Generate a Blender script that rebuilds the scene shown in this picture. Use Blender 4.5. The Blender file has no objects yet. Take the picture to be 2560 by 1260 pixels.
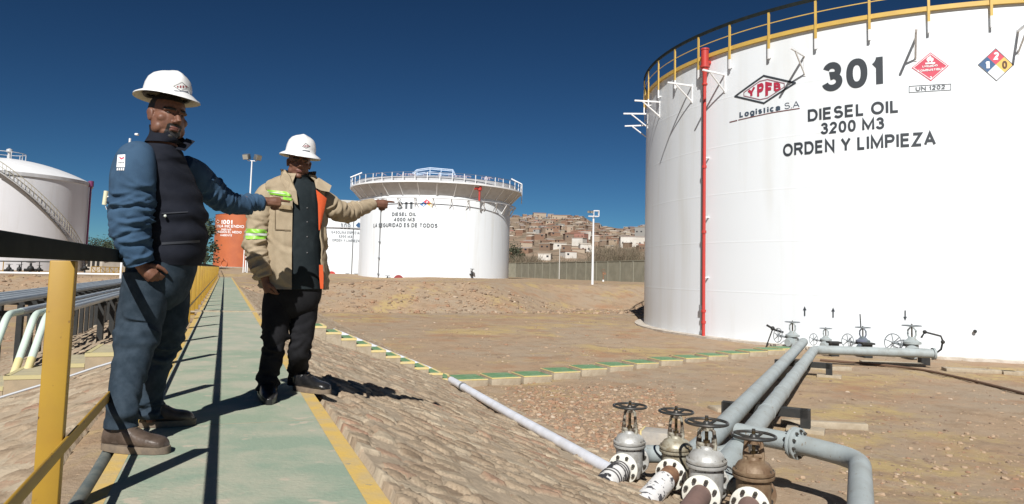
import bpy, bmesh, math, random
import numpy as np
from mathutils import Vector, Matrix
random.seed(7); RNG = np.random.default_rng(7)
R_ = math.radians
SC = bpy.context.scene
COL = SC.collection

# ------------------------------------------------------------------ camera
FPX = 1800.0; PITCH = R_(4.5); ROLL = R_(1.5); HC = 0.92       # focal length for a 2560 px wide frame
CX = 1280.0; CY = 686.0 - FPX*math.tan(PITCH)
_f = Vector((0, math.cos(PITCH), math.sin(PITCH)))
_u0 = Vector((0, -math.sin(PITCH), math.cos(PITCH))); _r0 = Vector((1, 0, 0))
_r = _r0*math.cos(ROLL) + _u0*math.sin(ROLL)
_u = _u0*math.cos(ROLL) - _r0*math.sin(ROLL)
CAM = Vector((0, 0, HC))
cd = bpy.data.cameras.new("camera"); cam = bpy.data.objects.new("camera", cd); COL.objects.link(cam)
cd.sensor_width = 36.0; cd.lens = FPX/2560*36.0; cd.clip_start = 0.05; cd.clip_end = 4000
cd.shift_y = -(630.0-CY)/2560.0
m3 = Matrix((_r, _u, -_f)).transposed()
cam.matrix_world = Matrix.Translation(CAM) @ m3.to_4x4()
SC.camera = cam
SC.render.resolution_x = 1024; SC.render.resolution_y = 504

# ------------------------------------------------------------------ light
SUN_EL = R_(41.5); SHADOW_HEADING = R_(6.7)      # shadows fall away from the camera and slightly right
w = bpy.data.worlds.new("World"); SC.world = w; w.use_nodes = True
nt = w.node_tree; nt.nodes.clear()
sky = nt.nodes.new("ShaderNodeTexSky"); sky.sky_type = 'NISHITA'; sky.sun_disc = False
sky.sun_elevation = SUN_EL; sky.sun_rotation = math.pi + SHADOW_HEADING
sky.altitude = 3900; sky.air_density = 1.0; sky.dust_density = 0.25; sky.ozone_density = 2.0
bg = nt.nodes.new("ShaderNodeBackground"); bg.inputs[1].default_value = 0.1
wo = nt.nodes.new("ShaderNodeOutputWorld")
def _vm(op, a, v):                      # the thin dry air of the high plateau: a deeper blue than sea-level sky
    q = nt.nodes.new("ShaderNodeVectorMath"); q.operation = op; nt.links.new(a, q.inputs[0]); q.inputs[1].default_value = v; return q.outputs[0]
gm = nt.nodes.new("ShaderNodeGamma"); gm.inputs[1].default_value = 1.4; nt.links.new(_vm('MULTIPLY', sky.outputs[0], (.095, .095, .095)), gm.inputs[0])
nt.links.new(_vm('MULTIPLY', gm.outputs[0], (2.3, 3.75, 4.1)), bg.inputs[0]); nt.links.new(bg.outputs[0], wo.inputs[0])
sd = bpy.data.lights.new("sun", 'SUN'); sd.energy = 4.8; sd.angle = R_(0.5); sd.color = (1.0, 0.975, 0.94)
so = bpy.data.objects.new("sun", sd); COL.objects.link(so)
sv = Vector((math.sin(SHADOW_HEADING)*math.cos(SUN_EL), math.cos(SHADOW_HEADING)*math.cos(SUN_EL), -math.sin(SUN_EL)))
so.rotation_euler = sv.to_track_quat('-Z', 'Y').to_euler(); so.location = (-20, -40, 60)
SC.view_settings.view_transform = 'Standard'; SC.view_settings.look = 'None'
SC.view_settings.exposure = 0.35; SC.view_settings.gamma = 1.0
try: SC.view_settings.use_curve_mapping = False
except Exception: pass

# ------------------------------------------------------------------ coordinates
def ray(x, y): return _f + _r*((x-CX)/FPX) - _u*((y-CY)/FPX)
def atz(x, y, z):                       # point of the pixel's ray at height z
    d = ray(x, y); return CAM + d*((z-HC)/d.z)
def aty(x, y, Y):                       # point of the pixel's ray at depth Y
    d = ray(x, y); return CAM + d*(Y/d.y)
TH = R_(-21.6)                          # heading of the walkway
D2 = np.array([math.sin(TH), math.cos(TH)]); N2 = np.array([math.cos(TH), -math.sin(TH)])
def W(s, l, z=0.0):                     # along the walkway, to its right, up
    return Vector((s*D2[0]+l*N2[0], s*D2[1]+l*N2[1], z))
def SL(p): return p[0]*D2[0]+p[1]*D2[1], p[0]*N2[0]+p[1]*N2[1]

# ------------------------------------------------------------------ noise
def vnoise(x, y, seed=0):
    x = np.asarray(x, float); y = np.asarray(y, float)
    xi = np.floor(x).astype(np.int64); yi = np.floor(y).astype(np.int64); xf = x-xi; yf = y-yi
    def h(a, b):
        n = (a*374761393 + b*668265263 + seed*982451653) & 0xffffffff
        n = ((n ^ (n >> 13))*1274126177) & 0xffffffff
        return ((n ^ (n >> 16)) & 0xffff)/65535.0
    u = xf*xf*(3-2*xf); v = yf*yf*(3-2*yf)
    return (h(xi, yi)*(1-u)+h(xi+1, yi)*u)*(1-v)+(h(xi, yi+1)*(1-u)+h(xi+1, yi+1)*u)*v - 0.5
def fbm(x, y, seed=0, o=4):
    r = 0; a = 1.0; f = 1.0
    for k in range(o): r = r + a*vnoise(x*f, y*f, seed+k*17); a *= .5; f *= 2.03
    return r

# ------------------------------------------------------------------ materials
MATS = {}
def mat(name, col, rough=.65, metal=0.0, col2=None, scale=3.0, amt=1.0, bump=0.0, bscale=25.0, detail=5, lo=.4, hi=.62, stretch=None, spec=.5, speck=None):
    if name in MATS: return MATS[name]
    m = bpy.data.materials.new(name); m.use_nodes = True; t = m.node_tree; n = t.nodes; L = t.links
    b = n["Principled BSDF"]; b.inputs["Roughness"].default_value = rough; b.inputs["Metallic"].default_value = metal
    b.inputs["Base Color"].default_value = (*col, 1); b.inputs["Specular IOR Level"].default_value = spec
    tc = n.new("ShaderNodeTexCoord"); src = tc.outputs["Object"]
    if stretch:
        mp = n.new("ShaderNodeMapping"); mp.inputs["Scale"].default_value = stretch; L.new(src, mp.inputs[0]); src = mp.outputs[0]
    if col2 is not None:
        nz = n.new("ShaderNodeTexNoise"); nz.inputs["Scale"].default_value = scale; nz.inputs["Detail"].default_value = detail; nz.inputs["Roughness"].default_value = .62
        L.new(src, nz.inputs[0])
        mr = n.new("ShaderNodeMapRange"); mr.inputs[1].default_value = lo; mr.inputs[2].default_value = hi; mr.inputs[4].default_value = amt; L.new(nz.outputs[0], mr.inputs[0])
        mx = n.new("ShaderNodeMix"); mx.data_type = 'RGBA'; mx.inputs[6].default_value = (*col, 1); mx.inputs[7].default_value = (*col2, 1)
        L.new(mr.outputs[0], mx.inputs[0]); out = mx.outputs[2]
        if speck:
            n2 = n.new("ShaderNodeTexNoise"); n2.inputs["Scale"].default_value = speck[1]; n2.inputs["Detail"].default_value = 4; L.new(src, n2.inputs[0])
            m2 = n.new("ShaderNodeMapRange"); m2.inputs[1].default_value = speck[2]; m2.inputs[2].default_value = speck[2]+.05; L.new(n2.outputs[0], m2.inputs[0])
            x2 = n.new("ShaderNodeMix"); x2.data_type = 'RGBA'; x2.inputs[7].default_value = (*speck[0], 1); L.new(out, x2.inputs[6]); L.new(m2.outputs[0], x2.inputs[0]); out = x2.outputs[2]
        L.new(out, b.inputs["Base Color"])
    if bump:
        nb = n.new("ShaderNodeTexNoise"); nb.inputs["Scale"].default_value = bscale; nb.inputs["Detail"].default_value = 6; L.new(src, nb.inputs[0])
        bp = n.new("ShaderNodeBump"); bp.inputs["Strength"].default_value = bump; bp.inputs["Distance"].default_value = .02; L.new(nb.outputs[0], bp.inputs["Height"]); L.new(bp.outputs[0], b.inputs["Normal"])
    MATS[name] = m; return m

# ------------------------------------------------------------------ mesh builder
def frame(d, up=None):
    d = Vector(d).normalized(); u = Vector(up) if up is not None else Vector((0, 0, 1))
    if abs(d.dot(u)) > .98: u = Vector((0, 1, 0))
    a = d.cross(u).normalized(); return a, a.cross(d).normalized()
class MB:
    def __init__(s): s.v = []; s.f = []; s.mi = []
    def add(s, vs, fs, mi=0):
        o = len(s.v); s.v += [tuple(p) for p in vs]; s.f += [tuple(i+o for i in f) for f in fs]; s.mi += [mi]*len(fs); return s
    def box(s, c, sz, X=(1, 0, 0), Y=None, Z=(0, 0, 1), mi=0, bev=0.0):
        X = Vector(X).normalized(); Z = Vector(Z).normalized(); Y = Z.cross(X) if Y is None else Vector(Y).normalized(); c = Vector(c)
        if bev:
            bm = bmesh.new(); bmesh.ops.create_cube(bm, size=1)
            for v in bm.verts: v.co = Vector((v.co.x*sz[0], v.co.y*sz[1], v.co.z*sz[2]))
            bmesh.ops.bevel(bm, geom=list(bm.edges), offset=bev, segments=2, affect='EDGES', profile=.5)
            bm.verts.index_update(); vs = [c+X*v.co.x+Y*v.co.y+Z*v.co.z for v in bm.verts]; fs = [[v.index for v in f.verts] for f in bm.faces]; bm.free()
            return s.add(vs, fs, mi)
        vs = [c+X*(sz[0]*.5*a)+Y*(sz[1]*.5*b)+Z*(sz[2]*.5*k) for k in (-1, 1) for b in (-1, 1) for a in (-1, 1)]
        return s.add(vs, [(0, 2, 3, 1), (4, 5, 7, 6), (0, 1, 5, 4), (2, 6, 7, 3), (0, 4, 6, 2), (1, 3, 7, 5)], mi)
    def cyl(s, p0, p1, r0, r1=None, n=16, caps=True, mi=0):
        r1 = r0 if r1 is None else r1; p0 = Vector(p0); p1 = Vector(p1); a, b = frame(p1-p0)
        vs = [p+(a*math.cos(2*math.pi*i/n)+b*math.sin(2*math.pi*i/n))*r for p, r in ((p0, r0), (p1, r1)) for i in range(n)]
        fs = [(i, (i+1) % n, n+(i+1) % n, n+i) for i in range(n)]
        if caps: fs += [tuple(range(n-1, -1, -1)), tuple(range(n, 2*n))]
        return s.add(vs, fs, mi)
    def tube(s, pts, r, n=10, caps=True, mi=0, closed=False):
        pts = [Vector(p) for p in pts]; k = len(pts); rr = r if hasattr(r, '__len__') else [r]*k; vs = []; a = None
        for i, p in enumerate(pts):
            if closed: t = (pts[(i+1) % k]-pts[i-1]).normalized()
            else: t = (pts[min(i+1, k-1)]-pts[max(i-1, 0)]).normalized()
            if a is None: a, b = frame(t)
            else: a = (a-t*a.dot(t)).normalized(); b = t.cross(a) if False else a.cross(t)
            vs += [p+(a*math.cos(2*math.pi*j/n)+b*math.sin(2*math.pi*j/n))*rr[i] for j in range(n)]
        fs = [(i*n+j, i*n+(j+1) % n, ((i+1) % k)*n+(j+1) % n, ((i+1) % k)*n+j) for i in range(k if closed else k-1) for j in range(n)]
        if caps and not closed: fs += [tuple(range(n-1, -1, -1)), tuple(range((k-1)*n, k*n))]
        return s.add(vs, fs, mi)
    def lathe(s, o, ax, prof, n=24, mi=0, sx=1.0):             # prof: (radius, height along ax)
        o = Vector(o); a, b = frame(ax); ax = Vector(ax).normalized(); k = len(prof); vs = []
        for r, h in prof:
            r = max(r, 1e-5); vs += [o+ax*h+(a*math.cos(2*math.pi*j/n)*sx+b*math.sin(2*math.pi*j/n))*r for j in range(n)]
        fs = [(i*n+j, i*n+(j+1) % n, (i+1)*n+(j+1) % n, (i+1)*n+j) for i in range(k-1) for j in range(n)]
        fs += [tuple(range(n-1, -1, -1)), tuple(range((k-1)*n, k*n))]
        return s.add(vs, fs, mi)
    def torus(s, o, ax, R, r, n=32, m=8, mi=0):
        a, b = frame(ax); o = Vector(o)
        return s.tube([o+(a*math.cos(2*math.pi*i/n)+b*math.sin(2*math.pi*i/n))*R for i in range(n)], r, m, closed=True, mi=mi)
    def ball(s, c, r, n=12, m=8, mi=0, X=(1, 0, 0), Y=(0, 1, 0), Z=(0, 0, 1)):
        c = Vector(c); r = r if hasattr(r, '__len__') else (r, r, r); X = Vector(X); Y = Vector(Y); Z = Vector(Z); vs = [c-Z*r[2]]
        for i in range(1, m):
            t = math.pi*i/m
            vs += [c-Z*(r[2]*math.cos(t))+X*(r[0]*math.sin(t)*math.cos(2*math.pi*j/n))+Y*(r[1]*math.sin(t)*math.sin(2*math.pi*j/n)) for j in range(n)]
        vs.append(c+Z*r[2]); l = len(vs)-1
        fs = [(0, 1+(j+1) % n, 1+j) for j in range(n)]
        for i in range(m-2): fs += [(1+i*n+j, 1+i*n+(j+1) % n, 1+(i+1)*n+(j+1) % n, 1+(i+1)*n+j) for j in range(n)]
        fs += [(l, 1+(m-2)*n+j, 1+(m-2)*n+(j+1) % n) for j in range(n)]
        return s.add(vs, fs, mi)
    def grid(s, P, mi=0, closed=False):                          # P: array (m, n, 3)
        m, n = P.shape[:2]; o = len(s.v); s.v += [tuple(p) for p in P.reshape(-1, 3)]
        for i in range(m-1):
            for j in range(n if closed else n-1):
                s.f.append((o+i*n+j, o+i*n+(j+1) % n, o+(i+1)*n+(j+1) % n, o+(i+1)*n+j)); s.mi.append(mi)
        return s
    def build(s, name, m, parent=None, smooth=40, world=True, fix=True):
        me = bpy.data.meshes.new(name); off = BASE.get(parent.name, Vector((0, 0, 0))) if (parent is not None and world) else Vector((0, 0, 0))
        me.from_pydata([(p[0]-off[0], p[1]-off[1], p[2]-off[2]) for p in s.v], [], s.f)
        ms = m if isinstance(m, (list, tuple)) else [m]
        for q in ms: me.materials.append(q)
        if len(ms) > 1: me.polygons.foreach_set("material_index", s.mi)
        if fix:
            bm = bmesh.new(); bm.from_mesh(me); bmesh.ops.recalc_face_normals(bm, faces=bm.faces); bm.to_mesh(me); bm.free()
        if smooth:
            me.shade_smooth()
            if smooth < 180: me.set_sharp_from_angle(angle=R_(smooth))
        me.update()
        o = bpy.data.objects.new(name, me); COL.objects.link(o)
        if parent is not None: o.parent = parent; BASE[o.name] = off
        return o
BASE = {}
def tag(o, label=None, cat=None, group=None, kind=None):
    if label: o["label"] = label
    if cat: o["category"] = cat
    if group: o["group"] = group
    if kind: o["kind"] = kind
    return o
def thing(name, loc, label, cat, group=None, rz=0.0):
    o = bpy.data.objects.new(name, None); o.empty_display_size = .2; COL.objects.link(o); o.location = loc; o.rotation_euler = (0, 0, rz)
    BASE[o.name] = Vector(loc); return tag(o, label, cat, group)
def dup(root, loc, rz=0.0, label=None, scale=1.0):
    r = root.copy(); COL.objects.link(r); r.location = loc; r.rotation_euler = (0, 0, rz); r.scale = (scale,)*3
    if label: r["label"] = label
    for ch in list(root.children):
        c = ch.copy(); COL.objects.link(c); c.parent = r
        for g in list(ch.children):
            d = g.copy(); COL.objects.link(d); d.parent = c
    return r

# ------------------------------------------------------------------ lettering
_TX = {}
# plain grotesque lettering drawn from strokes: x and y run 0..1 over the glyph's box
def _arc(cx, cy, rx, ry, a0, a1, n=14):
    return [(cx+rx*math.cos(R_(a0+(a1-a0)*i/n)), cy+ry*math.sin(R_(a0+(a1-a0)*i/n))) for i in range(n+1)]
def _rnd(x0, x1, y0, y1, p=2.3, n=40):
    return [((x0+x1)/2+(x1-x0)/2*math.copysign(abs(math.cos(t))**(2/p), math.cos(t)), (y0+y1)/2+(y1-y0)/2*math.copysign(abs(math.sin(t))**(2/p), math.sin(t))) for t in [2*math.pi*i/n for i in range(n+1)]]
def _glyphs():
    g = {}
    g['A'] = (.95, [[(0, -.0), (.5, 1), (1, 0)], [(.19, .33), (.81, .33)]])
    g['B'] = (.82, [[(0, 0), (0, 1), (.55, 1)]+_arc(.55, .77, .38, .23, 90, -90)+[(0, .54)], [(0, .54), (.58, .54)]+_arc(.58, .27, .42, .27, 90, -90)+[(0, 0)]])
    g['C'] = (.95, [_arc(.5, .5, .5, .5, 42, 318, 30)])
    g['D'] = (.90, [[(0, 0), (0, 1), (.48, 1)]+_arc(.48, .5, .52, .5, 90, -90)+[(0, 0)]])
    g['E'] = (.78, [[(1, 1), (0, 1), (0, 0), (1, 0)], [(0, .53), (.92, .53)]])
    g['F'] = (.72, [[(1, 1), (0, 1), (0, -.08)], [(0, .52), (.86, .52)]])
    g['G'] = (1.0, [_arc(.5, .5, .5, .5, 42, 330, 30)+[(1, .45), (.58, .45)]])
    g['H'] = (.88, [[(0, -.07), (0, 1.07)], [(1, -.07), (1, 1.07)], [(0, .53), (1, .53)]])
    g['I'] = (.14, [[(.5, -.07), (.5, 1.07)]])
    g['L'] = (.68, [[(0, 1.07), (0, 0), (1.05, 0)]])
    g['M'] = (1.05, [[(0, -.07), (0, 1), (.5, .1), (1, 1), (1, -.07)]])
    g['N'] = (.88, [[(0, -.07), (0, 1), (1, 0), (1, 1.07)]])
    g['O'] = (1.02, [_rnd(0, 1, 0, 1, 2.1)])
    g['P'] = (.80, [[(0, -.07), (0, 1), (.6, 1)]+_arc(.6, .74, .4, .26, 90, -90)+[(0, .48)]])
    g['Q'] = (1.02, [_rnd(0, 1, 0, 1, 2.1), [(.6, .25), (1.02, -.06)]])
    g['R'] = (.90, [[(0, -.07), (0, 1), (.6, 1)]+_arc(.6, .75, .36, .25, 90, -90)+[(0, .5)], [(.55, .5), (1.02, -.05)]])
    g['S'] = (.82, [_arc(.5, .755, .44, .245, 25, 270, 18)[:-1]+_arc(.5, .27, .5, .27, 85, -155, 18)])
    g['T'] = (.80, [[(0, 1), (1, 1)], [(.5, 1), (.5, -.07)]])
    g['U'] = (.88, [[(0, 1.07), (0, .38)]+_arc(.5, .38, .5, .38, 180, 360)+[(1, 1.07)]])
    g['Y'] = (.90, [[(0, 1.04), (.5, .44), (1, 1.04)], [(.5, .46), (.5, -.07)]])
    g['Z'] = (.80, [[(0, 1), (1, 1), (0, 0), (1.04, 0)]])
    g['0'] = (.70, [_rnd(0, 1, 0, 1, 2.3)])
    g['1'] = (.40, [[(-.1, .70), (.40, .80), (.74, .96)], [(.80, 1.08), (.80, -.08)]])
    g['2'] = (.70, [_arc(.5, .72, .48, .28, 170, -28, 18)+[(.42, .32), (.02, 0), (1, 0)]])
    g['3'] = (.70, [_arc(.48, .76, .44, .24, 165, -80, 18)+_arc(.48, .27, .52, .27, 82, -168, 18)])
    g['4'] = (.74, [[(.76, -.08), (.76, 1), (-.02, .27), (1.06, .27)]])
    g['9'] = (.70, [_rnd(0, 1, .38, 1, 2.1), [(1, .7)]+_arc(.46, .42, .54, .42, 20, -160, 14)])
    g['.'] = (.14, [[(.5, -.08), (.5, .07)]])
    x = .72
    g['o'] = (.72, [[(a, b*x) for a, b in _rnd(0, 1, 0, 1, 2.1)]])
    g['c'] = (.66, [[(a, b*x) for a, b in _arc(.5, .5, .5, .5, 45, 315, 24)]])
    g['g'] = (.72, [[(a, b*x) for a, b in _rnd(0, 1, 0, 1, 2.1)], [(1, x), (1, -.02)]+_arc(.5, -.05, .5, .24, 0, -150)])
    g['s'] = (.60, [[(a, b*x) for a, b in g['S'][1][0]]])
    g['i'] = (.14, [[(.5, -.07), (.5, x)], [(.5, .90), (.5, 1.05)]])
    g['í'] = (.18, [[(.5, -.07), (.5, x)], [(.4, .88), (1.3, 1.14)]])
    g['t'] = (.42, [[(.35, 1), (.35, .14), (.55, 0), (1, .0)], [(-.1, x), (.95, x)]])
    g['a'] = (.66, [[(0, .6*x+.05)]+[(a, b) for a, b in _arc(.5, x*.72, .5, x*.28, 150, 0)]+[(1, -.07)], [(1, x*.5), (.4, x*.46)]+_arc(.38, x*.23, .38, x*.23, 95, 280)+[(1, .14)]])
    return g
_GL = _glyphs()
def text2d(s, bold=0.0):
    """vertices (x, y) and faces of a word: x runs 0..1 over its width, y 0..1 from baseline to capital height"""
    k = (s, bold)
    if k in _TX: return _TX[k]
    wt = max(.095, .205+bold*1.05) if bold >= 0 else .10; V = []; Fc = []; pen = 0.0
    for ch in s:
        if ch == ' ': pen += .42; continue
        w_, strokes = _GL[ch]; w_ = max(w_, wt) if ch in 'I.ií' else w_; sx = w_-wt; sy = 1-wt
        for st in strokes:
            p = [np.array((pen+wt/2+a*sx, wt/2+b*sy)) for a, b in st]; cl = np.hypot(*(p[0]-p[-1])) < 1e-6
            if cl: p = p[:-1]
            p = [q for i, q in enumerate(p) if i == 0 or np.hypot(*(q-p[i-1])) > 1e-6]
            n = len(p); o = len(V)
            for i in range(n):
                a = p[i-1] if (cl or i > 0) else None; b = p[(i+1) % n] if (cl or i < n-1) else None
                d1 = (p[i]-a) if a is not None else (b-p[i]); d2 = (b-p[i]) if b is not None else (p[i]-a)
                d1 = d1/(np.hypot(*d1) or 1); d2 = d2/(np.hypot(*d2) or 1); n1 = np.array((-d1[1], d1[0])); n2 = np.array((-d2[1], d2[0])); m = n1+n2; m = m/(np.hypot(*m) or 1); q = wt/2/max(.42, float(m@n1))
                V.append(p[i]+m*q); V.append(p[i]-m*q)
            for i in range(n if cl else n-1):
                j = (i+1) % n; Fc.append((o+2*i, o+2*i+1, o+2*j+1, o+2*j))
        pen += w_+(.13 if bold < .03 else .15)
    v = np.array(V); v[:, 0] = (v[:, 0]-v[:, 0].min())/(v[:, 0].max()-v[:, 0].min()); _TX[k] = (v, Fc); return _TX[k]

class Cyl:                                                       # a tank's surface, addressed by angle and height
    def __init__(s, cx, cy, R): s.c = (cx, cy); s.R = R
    def hit(s, x, y):
        d = ray(x, y); ox, oy = -s.c[0], -s.c[1]; a = d.x*d.x+d.y*d.y; b = ox*d.x+oy*d.y; c = ox*ox+oy*oy-s.R**2
        t = (-b-math.sqrt(max(b*b-a*c, 0)))/a; p = CAM+d*t
        return math.atan2(p.y-s.c[1], p.x-s.c[0]), p.z
    def P(s, phi, z, off=0.0): return Vector((s.c[0]+math.cos(phi)*(s.R+off), s.c[1]+math.sin(phi)*(s.R+off), z))
    def text(s, mb, word, L, Rr, bold=0.0, off=.012, mi=0, zs=None):   # L, Rr: (x, baseline y, top y) in photo pixels at both ends
        p0, zb0 = s.hit(L[0], L[1]); _, zt0 = s.hit(L[0], L[2]); p1, zb1 = s.hit(Rr[0], Rr[1]); _, zt1 = s.hit(Rr[0], Rr[2])
        zb = (zb0+zb1)/2; zt = (zt0+zt1)/2; v, f = text2d(word, bold)
        mb.add([s.P(p0+(p1-p0)*a, zb+(zt-zb)*b, off) for a, b in v], f, mi)
    def poly(s, mb, pts, off=.012, mi=0, sub=1):                       # polygon given by photo pixels
        q = [s.hit(*p) for p in pts]; s.polyq(mb, q, off, mi)
    def polyq(s, mb, q, off=.012, mi=0):
        mb.add([s.P(a, z, off) for a, z in q], [tuple(range(len(q)))], mi)
    def line(s, mb, pts, wpx, off=.012, mi=0, closed=False):           # stripe along photo pixels
        q = [s.hit(*p) for p in pts]; q = q+[q[0]] if closed else q; s.lineq(mb, q, wpx, off, mi)
    def lineq(s, mb, q, wd, off=.012, mi=0):
        for (a0, z0), (a1, z1) in zip(q[:-1], q[1:]):
            n = max(1, int(abs(a1-a0)*s.R/.4)+1)
            dx = (a1-a0)*s.R; dz = z1-z0; l = math.hypot(dx, dz) or 1; nx, nz = -dz/l*wd/2, dx/l*wd/2; ex, ez = dx/l*wd*.35, dz/l*wd*.35
            st = []
            for i in range(n+1):
                t = i/n; e = (-1 if i == 0 else 1 if i == n else 0)
                a = a0+(a1-a0)*t; z = z0+dz*t
                st += [s.P(a+(nx+ex*e)/s.R, z+nz+ez*e, off), s.P(a+(-nx+ex*e)/s.R, z-nz+ez*e, off)]
            mb.add(st, [(2*i, 2*i+2, 2*i+3, 2*i+1) for i in range(n)], mi)
# ================================================================== materials of the place
def soil_mat(name, base, dry, straw, red):
    m = bpy.data.materials.new(name); m.use_nodes = True; t = m.node_tree; n = t.nodes; L = t.links; b = n["Principled BSDF"]
    b.inputs["Roughness"].default_value = .95; b.inputs["Specular IOR Level"].default_value = .1
    tc = n.new("ShaderNodeTexCoord")
    def noise(sc, det=6, ro=.65):
        q = n.new("ShaderNodeTexNoise"); q.inputs["Scale"].default_value = sc; q.inputs["Detail"].default_value = det; q.inputs["Roughness"].default_value = ro; L.new(tc.outputs["Object"], q.inputs[0]); return q.outputs[0]
    def rng(v, lo, hi):
        q = n.new("ShaderNodeMapRange"); q.inputs[1].default_value = lo; q.inputs[2].default_value = hi; L.new(v, q.inputs[0]); return q.outputs[0]
    def mix(a, c, f):
        q = n.new("ShaderNodeMix"); q.data_type = 'RGBA'; L.new(f, q.inputs[0])
        if isinstance(a, tuple): q.inputs[6].default_value = (*a, 1)
        else: L.new(a, q.inputs[6])
        q.inputs[7].default_value = (*c, 1); return q.outputs[2]
    c = mix(base, dry, rng(noise(.35), .42, .6))
    c = mix(c, straw, rng(noise(.26, 9, .75), .51, .60))
    c = mix(c, red, rng(noise(.55, 7, .7), .53, .66))
    c = mix(c, tuple(x*.80 for x in base), rng(noise(1.9, 6, .7), .52, .64))
    c = mix(c, tuple(x*.5 for x in base), rng(noise(14, 5, .7), .62, .70))
    c = mix(c, tuple(min(1, x*1.45) for x in base), rng(noise(22, 4, .7), .64, .74))
    L.new(c, b.inputs["Base Color"])
    bp = n.new("ShaderNodeBump"); bp.inputs["Strength"].default_value = .9; bp.inputs["Distance"].default_value = .03; L.new(noise(9, 8, .7), bp.inputs["Height"]); L.new(bp.outputs[0], b.inputs["Normal"])
    return m
M_SOIL = soil_mat("soil", (.355, .255, .168), (.335, .262, .188), (.41, .305, .15), (.33, .20, .12))
def stone_mat():
    m = bpy.data.materials.new("pitched_stone"); m.use_nodes = True; t = m.node_tree; n = t.nodes; L = t.links; b = n["Principled BSDF"]
    b.inputs["Roughness"].default_value = .9; b.inputs["Specular IOR Level"].default_value = .15
    at = n.new("ShaderNodeAttribute"); at.attribute_name = "stone"; sp = n.new("ShaderNodeSeparateColor"); L.new(at.outputs["Color"], sp.inputs[0])
    cr = n.new("ShaderNodeValToRGB"); e = cr.color_ramp.elements
    e[0].position = 0; e[0].color = (.23, .17, .115, 1); e[1].position = 1; e[1].color = (.44, .36, .26, 1)
    for p, c in ((.3, (.36, .275, .19, 1)), (.55, (.31, .245, .17, 1)), (.66, (.33, .20, .135, 1)), (.72, (.34, .265, .185, 1)), (.85, (.41, .34, .245, 1))):
        q = e.new(p); q.color = c
    L.new(sp.outputs[1], cr.inputs[0])
    tc = n.new("ShaderNodeTexCoord"); nz = n.new("ShaderNodeTexNoise"); nz.inputs["Scale"].default_value = 7; nz.inputs["Detail"].default_value = 7; nz.inputs["Roughness"].default_value = .7; L.new(tc.outputs["Object"], nz.inputs[0])
    mx = n.new("ShaderNodeMix"); mx.data_type = 'RGBA'; mx.inputs[6].default_value = (.375, .30, .215, 1); L.new(cr.outputs[0], mx.inputs[7]); L.new(sp.outputs[0], mx.inputs[0])
    m2 = n.new("ShaderNodeMix"); m2.data_type = 'RGBA'; m2.blend_type = 'MULTIPLY'; m2.inputs[0].default_value = .55; L.new(mx.outputs[2], m2.inputs[6])
    mr = n.new("ShaderNodeMapRange"); mr.inputs[1].default_value = .3; mr.inputs[2].default_value = .7; mr.inputs[3].default_value = .72; mr.inputs[4].default_value = 1.2; L.new(nz.outputs[0], mr.inputs[0]); L.new(mr.outputs[0], m2.inputs[7])
    L.new(m2.outputs[2], b.inputs["Base Color"])
    bp = n.new("ShaderNodeBump"); bp.inputs["Strength"].default_value = .8; bp.inputs["Distance"].default_value = .012
    n3 = n.new("ShaderNodeTexNoise"); n3.inputs["Scale"].default_value = 28; n3.inputs["Detail"].default_value = 6; L.new(tc.outputs["Object"], n3.inputs[0]); L.new(n3.outputs[0], bp.inputs["Height"]); L.new(bp.outputs[0], b.inputs["Normal"])
    return m
M_STONE = stone_mat()
M_GREEN = [mat("walk_green_%d" % i, c, .8, col2=c2, scale=2.1, lo=.42, hi=.6, amt=.9, bump=.25, bscale=40, speck=((.43, .39, .30), 6, .62)) for i, (c, c2) in enumerate((((.265, .325, .235), (.395, .385, .295)), ((.25, .315, .235), (.375, .375, .285)), ((.31, .35, .265), (.41, .395, .31))))]
M_YELLOW = mat("walk_yellow", (.60, .40, .10), .75, col2=(.50, .37, .17), scale=5, bump=.2, bscale=50, speck=((.33, .27, .18), 18, .66))
M_CONC = mat("concrete", (.40, .34, .25), .9, col2=(.33, .27, .19), scale=6, bump=.4, bscale=30)
M_CONCG = mat("grey_concrete", (.33, .31, .28), .9, col2=(.42, .38, .32), scale=5, bump=.4, bscale=30)
M_RAILY = mat("yellow_enamel", (.385, .232, .026), .5, col2=(.34, .20, .03), scale=3, speck=((.10, .05, .025), 26, .68))
M_RAILD = mat("dark_enamel", (.010, .014, .013), .75, col2=(.016, .02, .018), scale=6, spec=.15)
M_WHITE = mat("white_paint", (.80, .80, .80), .38, col2=(.76, .76, .755), scale=1.2)
M_GREYP = mat("pipe_grey", (.325, .365, .365), .55, col2=(.255, .275, .265), scale=3.5, lo=.45, hi=.72, speck=((.20, .17, .13), 22, .66), bump=.12, bscale=30)
M_DKSTEEL = mat("dark_steel", (.014, .016, .016), .65, col2=(.025, .024, .022), scale=9)
M_RED = mat("red_enamel", (.50, .045, .035), .45, col2=(.43, .05, .04), scale=4)
M_INK = mat("black_lettering", (.035, .042, .05), .6)
M_INK2 = mat("grey_lettering", (.11, .12, .13), .6)
M_REDINK = mat("red_lettering", (.42, .025, .06), .6)
M_SIGNRED = mat("hazard_red", (.55, .06, .10), .55)
M_SIGNBLUE = mat("hazard_blue", (.035, .10, .22), .55)
M_SIGNYEL = mat("hazard_yellow", (.75, .47, .12), .55)
M_SIGNWHITE = mat("hazard_white", (.8, .8, .8), .55)
M_BOLT = mat("bolt_steel", (.16, .16, .15), .45, metal=.8, col2=(.09, .075, .06), scale=40)

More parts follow.
